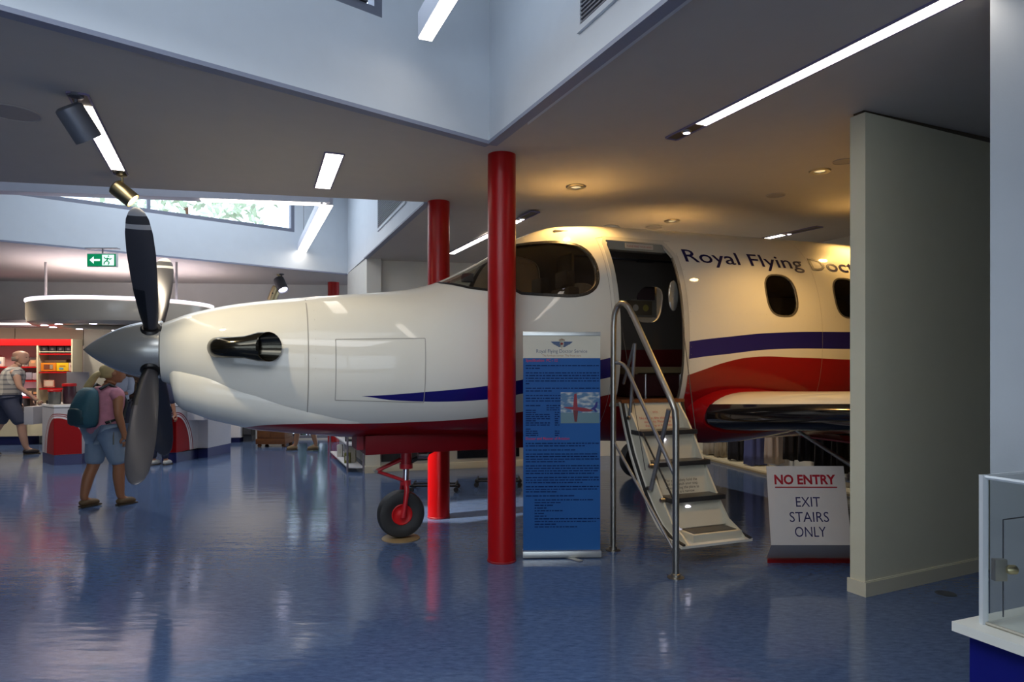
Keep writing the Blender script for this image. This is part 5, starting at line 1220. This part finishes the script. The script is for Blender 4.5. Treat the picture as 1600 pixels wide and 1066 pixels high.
# low white bench with dark panels behind the nose wheel
g0_, g1_ = gr(571, 739.5), gr(830, 729); ub = (g1_-g0_).normalized(); nb = Vector((-ub.y, ub.x, 0)); Lb = (g1_-g0_).length
t = thing('display_bench', 'low white display bench with black panels running behind the nose wheel', 'bench', g0_, math.atan2(ub.y, ub.x))
Lp = (gr(594, 738.6)-g0_).length
boxo('bench_body', (Lb/2, .20, .50), (Lb, .24, .82), mat('bench_white', (.48, .47, .42), .5), t); boxo('bench_plinth', (Lb/2, .185, .05), (Lb, .27, .10), SKIRT, t, None, .004); boxo('bench_end', (Lp/2, .05, .47), (Lp, .14, .92), CREAM, t, None, .003); boxo('bench_end_plinth', (Lp/2, .045, .05), (Lp+.02, .16, .10), SKIRT, t)
xs = [((gr(px, 738)-g0_).length) for px in (596, 702, 718, 822)]
boxo('black_panel', ((xs[0]+xs[1])/2, .072, .30), (xs[1]-xs[0], .014, .30), BLKM, t); boxo('black_panel', ((xs[2]+xs[3])/2, .072, .36), (xs[3]-xs[2], .014, .40), BLACK, t)
# rolling stands: low black bars on castors
def rolling(px0, px1, py, label, hgt=1.2):
    a = gr(px0, py+6); b = gr(px1, py+6); b.y = a.y+.1; t = thing('rolling_stand', label, 'stand', (a+b)/2); L = (b-a).length/2
    tubeo('base_bar', [(-L, 0, .085), (L, 0, .085)], .014, BLKM, t, 8); tubeo('cross_bar', [(-L*.9, -.02, .09), (-L*.9, .32, .09)], .012, BLKM, t, 8); tubeo('cross_bar', [(L*.9, -.02, .09), (L*.9, .32, .09)], .012, BLKM, t, 8)
    for s in (-1, 1):
        for y_ in (0, .30):
            latheo('castor', [(0, -.012), (.03, -.012), (.034, 0), (.03, .012), (0, .012)], RUBBER, t, 16, Matrix.Translation((s*(L-.02), y_, .034)) @ Matrix.Rotation(PI/2, 4, 'X')); tubeo('castor_fork', [(s*(L-.02), y_, .034), (s*(L-.02), y_, .085)], .008, BLKM, t, 6)
    tubeo('upright', [(0, .15, .09), (0, .15, hgt)], .018, BLKM, t, 8); boxo('panel_board', (0, .14, hgt-.05), (L*1.7, .03, .45), DGREY, t, None, .005); tubeo('cross_bar', [(-L*.9, .15, .09), (L*.9, .15, .09)], .012, BLKM, t, 8)
rolling(640, 714, 765, 'black rolling stand on castors directly behind the rear red column'); rolling(742, 814, 757, 'black rolling stand on castors behind the front red column')
# raised ledge and hanging garments at the right, beyond the wing
lg0, lg1 = gr(1085, 714), gr(1335, 778); ul = (lg1-lg0).normalized(); nl_ = Vector((ul.y, -ul.x, 0)) if Vector((ul.y, -ul.x, 0)).x < 0 else Vector((-ul.y, ul.x, 0))
nl_ = -nl_ if nl_.x < 0 else nl_
t = thing('display_ledge', 'low cream ledge along the wall under the hanging clothes', 'ledge', lg0)
bm = bmesh.new(); poly_prism(bm, [Vector((0, 0, 0))-ul*.5, (lg1-lg0)+ul*.1, (lg1-lg0)+ul*.1+nl_*.5, nl_*.5-ul*.5], (0, 0, .05)); finish(bm, 'ledge_top', SKIRT, t)
bm = bmesh.new(); poly_prism(bm, [nl_*-.02-ul*.5, (lg1-lg0)+ul*.1-nl_*.02, (lg1-lg0)+ul*.1, -ul*.5], (0, 0, .03)); finish(bm, 'ledge_nosing', mat('nosing_tan', (.28, .24, .16), .5), t)
t = thing('clothes_rail', 'long steel clothes rail above the ledge, behind the wing', 'clothes rail', lg0+nl_*.35)
tubeo('rail', [(-ul*.6+Vector((0, 0, 1.35)))*1, ul*(lg1-lg0).length+Vector((0, 0, 1.35))], .014, STEEL, t, 8)
for k in (-.5, 1.6, 3.2): tubeo('upright', [ul*k+Vector((0, 0, .05)), ul*k+Vector((0, 0, 1.36))], .014, STEEL, t, 8)
def garment(px0, px1, pyb, col, label, zb=None, seed=1):
    pm = (px0+px1)/2; k = (pm-800)/F; P_ = lg0+nl_*.22
    s_ = (k*P_.y-P_.x)/(ul.x-k*ul.y); p = P_+ul*s_; Yp = p.y
    zb = max(.065, CH-(pyb-YH)*Yp/F); w_ = (px1-px0)*Yp/F; p.z = zb
    g = thing('hanging_garment', label, 'garment', p, 0); rnd = random.Random(seed); rings = []
    Hh = 1.30-zb; N = 40; ph_ = [rnd.uniform(0, 6) for _ in range(3)]
    for i in range(9):
        f_ = i/8; ring = []
        ww = w_*(1-.12*f_) if f_ < .85 else w_*(.88-.5*(f_-.85)/.15)
        for kk in range(N):
            a = 2*PI*kk/N; fold = (.022*math.sin(7*a+ph_[0])+.015*math.sin(11*a+ph_[1]))*(1-.8*f_)
            ring.append(Vector((math.cos(a)*(ww/2+fold), math.sin(a)*(.085+fold), Hh*f_+(.012*math.sin(3*a+ph_[2]) if i == 0 else 0))))
        rings.append(ring)
    bm = bmesh.new(); loft(bm, rings); bmesh.ops.recalc_face_normals(bm, faces=bm.faces); finish(bm, 'cloth_body', mat('cloth_%s_%d' % (label[:5], px0), col, .85, bump=.2, bscale=60), g, 180)
    tubeo('hanger', [(-.14, 0, Hh-.02), (0, 0, Hh+.045), (.14, 0, Hh-.02)], .006, BLKM, g, 6); tubeo('hook', [(0, 0, Hh+.04), (0, 0, Hh+.075)], .004, STEEL, g, 6)
garment(1101, 1121, 716, (.36, .33, .29), 'white hanging garment at the far left of the rail by the stair', seed=2); garment(1119, 1134, 714, (.30, .26, .20), 'cream hanging garment next to the leftmost white one', seed=3)
garment(1139, 1162, 718, (.006, .007, .016), 'black hanging garment between the cream and the blue ones', seed=4); garment(1164, 1196, 729, (.07, .09, .26), 'blue hanging garment, the only blue one on the rail', seed=5)
garment(1197, 1223, 724, (.38, .34, .33), 'white hanging garment right of the blue one', seed=6); garment(1225, 1250, 718, (.008, .008, .014), 'first black garment right of the second white one', seed=7)
garment(1248, 1274, 720, (.007, .007, .012), 'second black garment right of the second white one, above the sign', seed=8); garment(1274, 1300, 735, (.006, .006, .010), 'long black garment above the word ENTRY of the sign', seed=9); garment(1300, 1326, 738, (.009, .008, .008), 'rightmost black garment, next to the partition', seed=10)

# ============================================================ PEOPLE
def person(label, base, ang, H=1.70, lean=0, stride=0, skinm=SKIN, top=None, bottom=None, shoes=BLKM, hair=None, arms=None, shorts=False, sleeve=1.0, female=False, head_turn=0, ponytail=False, bald=False, top_len=0, legs_only=False, wide=1.12):
    k = H/1.70; P = thing('person', label, 'person', base, ang); P.scale = (wide, wide, 1)
    lx = lambda z: lean*max(0, z-.93)
    hw, sw = (.092, .165) if female else (.088, .19)
    v = [((0, 0, .95), .115), ((lx(1.10), 0, 1.10), .105 if female else .115), ((lx(1.28), 0, 1.28), .125 if female else .14), ((lx(1.43), 0, 1.43), .062), ((lx(1.52)+.012, 0, 1.51), .050)]
    e = [(0, 1), (1, 2), (2, 3), (3, 4)]
    arms = arms or [((.0, 0, 1.13), (.06, 0, .89)), ((.0, 0, 1.13), (.06, 0, .89))]
    heads = []
    hands = []
    for sd, (el, wr) in zip((-1, 1), arms):
        i = len(v); sh = Vector((lx(1.40), sd*sw, 1.385)); el_ = Vector((el[0], sd*(sw+.045)+el[1], el[2])); wr_ = Vector((wr[0], sd*(sw+.055)+wr[1], wr[2]))
        d = (wr_-el_).normalized(); palm = wr_+d*.075
        v += [(tuple(sh), .058), (tuple(sh.lerp(el_, .5)), .046), (tuple(el_), .038), (tuple(el_.lerp(wr_, .4)), .036), (tuple(wr_), .025), (tuple(palm), (.034))]
        e += [(3, i) if False else (2, i), (i, i+1), (i+1, i+2), (i+2, i+3), (i+3, i+4), (i+4, i+5)]
        hands.append((palm, d, sd))
    foots = []
    for sd, st_ in ((-1, stride), (1, -stride)):
        i = len(v); zf = .06*abs(st_) if st_ < 0 else 0
        hip = (0, sd*hw, .90); kn = (st_*.55+.02, sd*(hw+.008), .49); an = (st_-.02, sd*(hw+.01), .10+zf)
        v += [(hip, .092), (((hip[0]+kn[0])/2, sd*hw, .69), .078), (kn, .056), (((kn[0]*.6+an[0]*.4)-.012, sd*(hw+.008), .36), .055), (an, .036), ((an[0]+.07, an[1], .05+zf), .032)]
        e += [(0, i), (i, i+1), (i+1, i+2), (i+2, i+3), (i+3, i+4), (i+4, i+5)]; foots.append((an, zf))
    v = [(tuple(Vector(p)*k), r*k) for p, r in v]
    hc = Vector((lx(1.62)+.03+lean*.1, 0, 1.605))*k
    R_ = Matrix.Rotation(head_turn, 4, 'Z')
    def add_head(bm):
        # skull with brow, nose, chin and ears, in one ring-built surface
        rings = []; N = 24
        prof = [(-.115, .030, .030, .035), (-.108, .040, .048, .030), (-.085, .052, .066, .018), (-.055, .060, .078, .010), (-.02, .068, .086, .004), (.015, .074, .092, .0), (.05, .075, .095, -.004), (.08, .066, .085, -.006), (.103, .045, .058, -.008), (.115, .015, .02, -.008)]
        for z_, rx, ry, xo in prof:
            ring = []
            for q in range(N):
                a = 2*PI*q/N; x = xo+ry*math.cos(a); y = rx*math.sin(a)
                if q in (0,) and -.06 < z_ < .0: x += .022
                if q in (1, N-1) and -.06 < z_ < -.01: x += .005
                if q in (2, N-2) and .0 < z_ < .03: x -= .006
                ring.append(R_ @ Vector((x, y, z_))*k+hc)
            rings.append(ring)
        loft(bm, rings)
        for sd in (-1, 1):
            M = Matrix.Translation(hc+R_ @ Vector((-.005, sd*.076, -.005))*k) @ R_ @ Matrix.Diagonal((.020*k, .009*k, .032*k, 1)); bmesh.ops.create_icosphere(bm, subdivisions=2, radius=1, matrix=M)
        M0 = hc+R_ @ Vector((-.01, 0, -.10))*k; tube(bm, [Vector(v[4][0])-Vector((0, 0, .03)), M0], [.052*k, .050*k], 14)
        for palm, d, sd in hands:
            palm = palm*k; up = Vector((0, 1, 0)); ax = d.cross(up).normalized()
            for q, (o, L) in enumerate(((-.028, .062), (-.010, .074), (.009, .070), (.027, .055))):
                b0 = palm+ax*o*k+d*.018*k; m1 = b0+(d*L*.5+Vector((0, -sd*.006, 0)))*k; m2 = m1+(d*L*.42+Vector((0, -sd*.016, 0)))*k
                tube(bm, [b0, m1, m2], [.0095*k, .0088*k, .007*k], 8)
            b0 = palm-ax*.024*k-d*.03*k; tube(bm, [b0, b0-ax*.026*k+d*.03*k, b0-ax*.030*k+d*.058*k], [.012*k, .0105*k, .008*k], 8)
    body = skel('body', v, e, skinm, P, 2, 0, [] if legs_only else [add_head])
    def sub(nm, idxs, grow_, m, rad=None, extra=()):
        mp = {a: b for b, a in enumerate(idxs)}; vv = [(v[a][0], v[a][1]+grow_*k+(.014*k if nm == 'shirt' and a == 0 else 0)) for a in idxs]; ee = [(mp[a], mp[b]) for a, b in e if a in mp and b in mp]
        for (pa, pt, r) in extra: vv.append((tuple(Vector(pt)*k), r*k)); ee.append((mp[pa], len(vv)-1))
        def torso(bm):
            rr = []
            for z_, dx, wy, xo in ((.88, .118, .150, -.01), (.92, .134, .160, 0), (1.05, .128, .150, 0), (1.18, .138, .160, 0), (1.30, .140, .178 if not female else .165, 0), (1.385, .118, .185 if not female else .165, -.005), (1.43, .085, .135, -.008), (1.455, .062, .075, -.005)):
                rr.append([Vector((lx(z_)+xo+dx*math.copysign(abs(math.cos(a))**.85, math.cos(a)), wy*math.copysign(abs(math.sin(a))**.85, math.sin(a)), z_+.008*math.sin(5*a)*(z_ < .9)))*k for a in [2*PI*q/36 for q in range(36)]])
            loft(bm, rr, caps=False)
        return skel(nm, vv, ee, m, P, 2, 0, [torso] if nm == 'shirt' else [])
    al, ar, ll, lr = 5, 11, 17, 23
    if top:
        ids = [0, 1, 2, 3, al, ar]; ex = []
        for a in (al, ar):
            s_, m_, e_ = (Vector(v[a+j][0])/k for j in (0, 1, 2)); w_ = Vector(v[a+4][0])/k
            if sleeve >= 2: ex_pts = None; ids += [a+1, a+2, a+3]
            else: ids += [a+1]
        sub('shirt', ids, .018, top)
    if bottom:
        ids = [0, ll, lr, ll+1, lr+1, ll+2, lr+2] if shorts else [0, ll, lr, ll+1, lr+1, ll+2, lr+2, ll+3, lr+3, ll+4, lr+4]
        sub('shorts' if shorts else 'trousers', ids, .018 if not shorts else .022, bottom)
    for (an, zf) in foots:
        s = []
        skel('shoe', [(tuple(Vector((an[0]-.045, an[1], .045+zf))*k), .040*k), (tuple(Vector((an[0]+.03, an[1], .056+zf))*k), .053*k), (tuple(Vector((an[0]+.10, an[1], .044+zf))*k), .044*k), (tuple(Vector((an[0]+.145, an[1], .030+zf))*k), .028*k)], [(0, 1), (1, 2), (2, 3)], shoes, P, 1)
        boxo('sole', tuple(Vector((an[0]+.06, an[1], .009+zf))*k), (.185*k, .066*k, .018*k), mat('sole_brown', (.05, .035, .02), .7), P, None, .006)
    if legs_only: return P
    for sd in (-1, 1): latheo('eye', [(0, -.005), (.006, -.004), (.009, .0), (.006, .004), (0, .005)], mat('eye_dark', (.02, .015, .012), .2), P, 10, Matrix.Translation(hc+R_ @ Vector((.083, sd*.028, .008))*k))
    latheo('mouth', [(0, -.002), (.018, 0), (0, .002)], mat('lips', (.26, .07, .06), .5), P, 10, Matrix.Translation(hc+R_ @ Vector((.082, 0, -.058))*k) @ R_)
    if hair:
        bm = bmesh.new(); rings = []
        for z_, rx, ry, xo in ((-.055, .068, .070, -.035), (-.02, .078, .082, -.022), (.015, .082, .092, -.016), (.05, .082, .098, -.012), (.08, .074, .092, -.010), (.108, .052, .066, -.010), (.124, .018, .025, -.010)):
            if bald and z_ > .03: break
            rings.append([R_ @ Vector((xo+ry*math.cos(a)*(1 if math.cos(a) < 0 or z_ > .055 else .35), rx*math.sin(a), z_))*k+hc for a in [2*PI*q/28 for q in range(28)]])
        loft(bm, rings); bmesh.ops.recalc_face_normals(bm, faces=bm.faces); finish(bm, 'hair', hair, P, 180)
        if ponytail:
            pb = R_ @ Vector((-.09, 0, .02))*k+hc
            skel('ponytail', [(tuple(pb), .030*k), (tuple(pb+Vector((-.05, .02, -.05))*k), .036*k), (tuple(pb+Vector((-.09, .06, -.18))*k), .040*k), (tuple(pb+Vector((-.115, .10, -.34))*k), .036*k), (tuple(pb+Vector((-.12, .12, -.46))*k), .014*k)], [(0, 1), (1, 2), (2, 3), (3, 4)], hair, P, 2)
    return P
def plaid():
    m = bpy.data.materials.new('plaid_shirt_cloth'); m.use_nodes = True; nt = m.node_tree; b = nt.nodes['Principled BSDF']; b.inputs['Roughness'].default_value = .85
    tc = nt.nodes.new('ShaderNodeTexCoord'); sp = nt.nodes.new('ShaderNodeSeparateXYZ'); nt.links.new(tc.outputs['Object'], sp.inputs[0]); outs = []
    for i, s in ((1, 70), (2, 75)):
        mu = nt.nodes.new('ShaderNodeMath'); mu.operation = 'MULTIPLY'; mu.inputs[1].default_value = s; nt.links.new(sp.outputs[i], mu.inputs[0])
        si = nt.nodes.new('ShaderNodeMath'); si.operation = 'SINE'; nt.links.new(mu.outputs[0], si.inputs[0]); g = nt.nodes.new('ShaderNodeMath'); g.operation = 'GREATER_THAN'; g.inputs[1].default_value = .45; nt.links.new(si.outputs[0], g.inputs[0]); outs.append(g)
    ad = nt.nodes.new('ShaderNodeMath'); ad.operation = 'ADD'; nt.links.new(outs[0].outputs[0], ad.inputs[0]); nt.links.new(outs[1].outputs[0], ad.inputs[1])
    hf = nt.nodes.new('ShaderNodeMath'); hf.operation = 'MULTIPLY'; hf.inputs[1].default_value = .5; nt.links.new(ad.outputs[0], hf.inputs[0])
    r = nt.nodes.new('ShaderNodeValToRGB'); r.color_ramp.elements[0].color = (.52, .50, .46, 1); r.color_ramp.elements[1].color = (.15, .15, .17, 1); nt.links.new(hf.outputs[0], r.inputs[0]); nt.links.new(r.outputs[0], b.inputs['Base Color']); return m
DEN = mat('light_denim', (.20, .27, .36), .8, var=.15, vscale=10); NVT = mat('navy_trouser_cloth', (.012, .014, .03), .8)
WG = gr(163, 791); WA = math.radians(62)
W_ = person('woman in pink top and light denim shorts with long blonde ponytail and backpack', WG, WA, 1.62, .06, .11, TAN, mat('pink_top_cloth', (.44, .18, .24), .8, var=.25, vscale=20), DEN, mat('brown_shoe', (.10, .06, .025), .6), mat('blonde_hair', (.42, .32, .14), .6, var=.3, vscale=25),
            [((.00, 0, 1.13), (.05, 0, .88)), ((.08, .02, 1.12), (.18, .0, .92))], True, 1, True, -.35, True, wide=1.30)
k_ = 1.62/1.70
BP = thing('backpack', 'teal backpack worn on the back of the woman in the pink top', 'backpack', WG, WA); BP.scale = (1.16, 1.30, 1)
skb = mat('backpack_teal', (.020, .085, .115), .7, bump=.3, bscale=30)
bm = bmesh.new(); rings = []
for z_, w_, d_, xo in ((.96, .03, .03, -.16), (.98, .10, .07, -.17), (1.03, .135, .095, -.185), (1.12, .145, .105, -.19), (1.22, .14, .095, -.18), (1.32, .125, .080, -.16), (1.40, .10, .06, -.145), (1.44, .05, .03, -.14)):
    rings.append([Vector((xo-.02+d_*math.copysign(abs(math.cos(a))**.7, math.cos(a)), w_*math.copysign(abs(math.sin(a))**.7, math.sin(a)), z_))*k_ for a in [2*PI*q/32 for q in range(32)]])
loft(bm, rings); bmesh.ops.recalc_face_normals(bm, faces=bm.faces); finish(bm, 'pack_body', skb, BP, 180)
bm = bmesh.new(); rings = [[Vector((-.285+.035*math.copysign(abs(math.cos(a))**.7, math.cos(a)), w_*math.copysign(abs(math.sin(a))**.7, math.sin(a)), z_))*k_ for a in [2*PI*q/24 for q in range(24)]] for z_, w_ in ((1.0, .05), (1.02, .105), (1.10, .115), (1.18, .10), (1.20, .05))]
loft(bm, rings); bmesh.ops.recalc_face_normals(bm, faces=bm.faces); finish(bm, 'front_pocket', mat('backpack_dark_teal', (.012, .045, .06), .7), BP, 180)
for sd in (-1, 1): tubeo('shoulder_strap', [Vector((-.10, sd*.08, 1.42))*k_, Vector((-.02, sd*.10, 1.475))*k_, Vector((.09, sd*.11, 1.40))*k_, Vector((.155, sd*.12, 1.25))*k_, Vector((.10, sd*.15, 1.08))*k_, Vector((-.08, sd*.14, 1.02))*k_], .017, mat('strap_dark', (.012, .02, .025), .7), BP, 8)
tubeo('dangling_strap', [Vector((-.05, -.16, 1.05))*k_, Vector((-.03, -.185, .90))*k_, Vector((-.03, -.185, .76))*k_], .006, mat('strap_grey', (.15, .16, .14), .7), BP, 6)
person('bald man in plaid shirt and blue shorts walking past the wall shelves', gr(13, 711), math.radians(40), 1.86, .13, .20, mat('pale_skin', (.48, .28, .20), .5), plaid(), mat('blue_grey_shorts', (.055, .065, .11), .8), mat('black_shoe', (.015, .010, .012), .5), mat('grey_hair', (.30, .25, .20), .7), [((.10, 0, 1.12), (.24, 0, .95)), ((.02, 0, 1.12), (.10, 0, .90))], True, 1, False, -.6, False, True, wide=1.28)
person('staff member in pale blue shirt standing behind the counters with arms folded', gr(186, 706), math.radians(-70), 1.66, 0, 0, SKIN, mat('pale_blue_shirt', (.38, .44, .55), .75), NVT, BLKM, mat('brown_hair', (.10, .06, .03), .6), [((.06, .02, 1.14), (.22, .20, 1.16)), ((.06, -.02, 1.14), (.22, -.20, 1.10))], False, 2, True)
person('person in navy trousers and pale trainers standing behind the propeller', gr(250, 727), math.radians(75), 1.62, 0, .03, SKIN, mat('navy_jumper', (.02, .025, .06), .8), mat('navy_trousers_blue', (.010, .016, .045), .8), mat('pale_trainer', (.42, .42, .40), .6), mat('dark_hair', (.03, .02, .015), .6), None, False, 2, False, wide=1.0)
person('distant visitor in brown shorts and boots seen below the aircraft belly', gr(476, 704), math.radians(200), 1.72, 0, .16, mat('sun_tanned_skin', (.26, .13, .07), .5), mat('khaki_shirt', (.22, .20, .12), .8), mat('brown_shorts', (.12, .09, .05), .8), mat('tan_boot', (.16, .10, .04), .6), mat('brown_hair2', (.12, .08, .05), .6), None, True, 1)

GROUPS = {'column': 'red columns', 'linear_ceiling_light': 'recessed linear ceiling lights', 'downlight': 'round recessed downlights', 'ceiling_disc': 'round discs in the ceiling', 'track_spotlight': 'track spotlights', 'suspended_box_light': 'box lights hung in the light wells', 'air_vent': 'air vents of the light wells',
          'service_counter': 'service island counters', 'lidded_jar': 'lidded jars on the left counter', 'counter_box': 'boxes on the right counter', 'rolling_stand': 'black rolling stands behind the columns', 'hanging_garment': 'garments on the clothes rail', 'person': 'people in the shop'}
for o in bpy.data.objects:
    if o.parent is None and o.name.split('.')[0] in GROUPS: o['group'] = GROUPS[o.name.split('.')[0]]
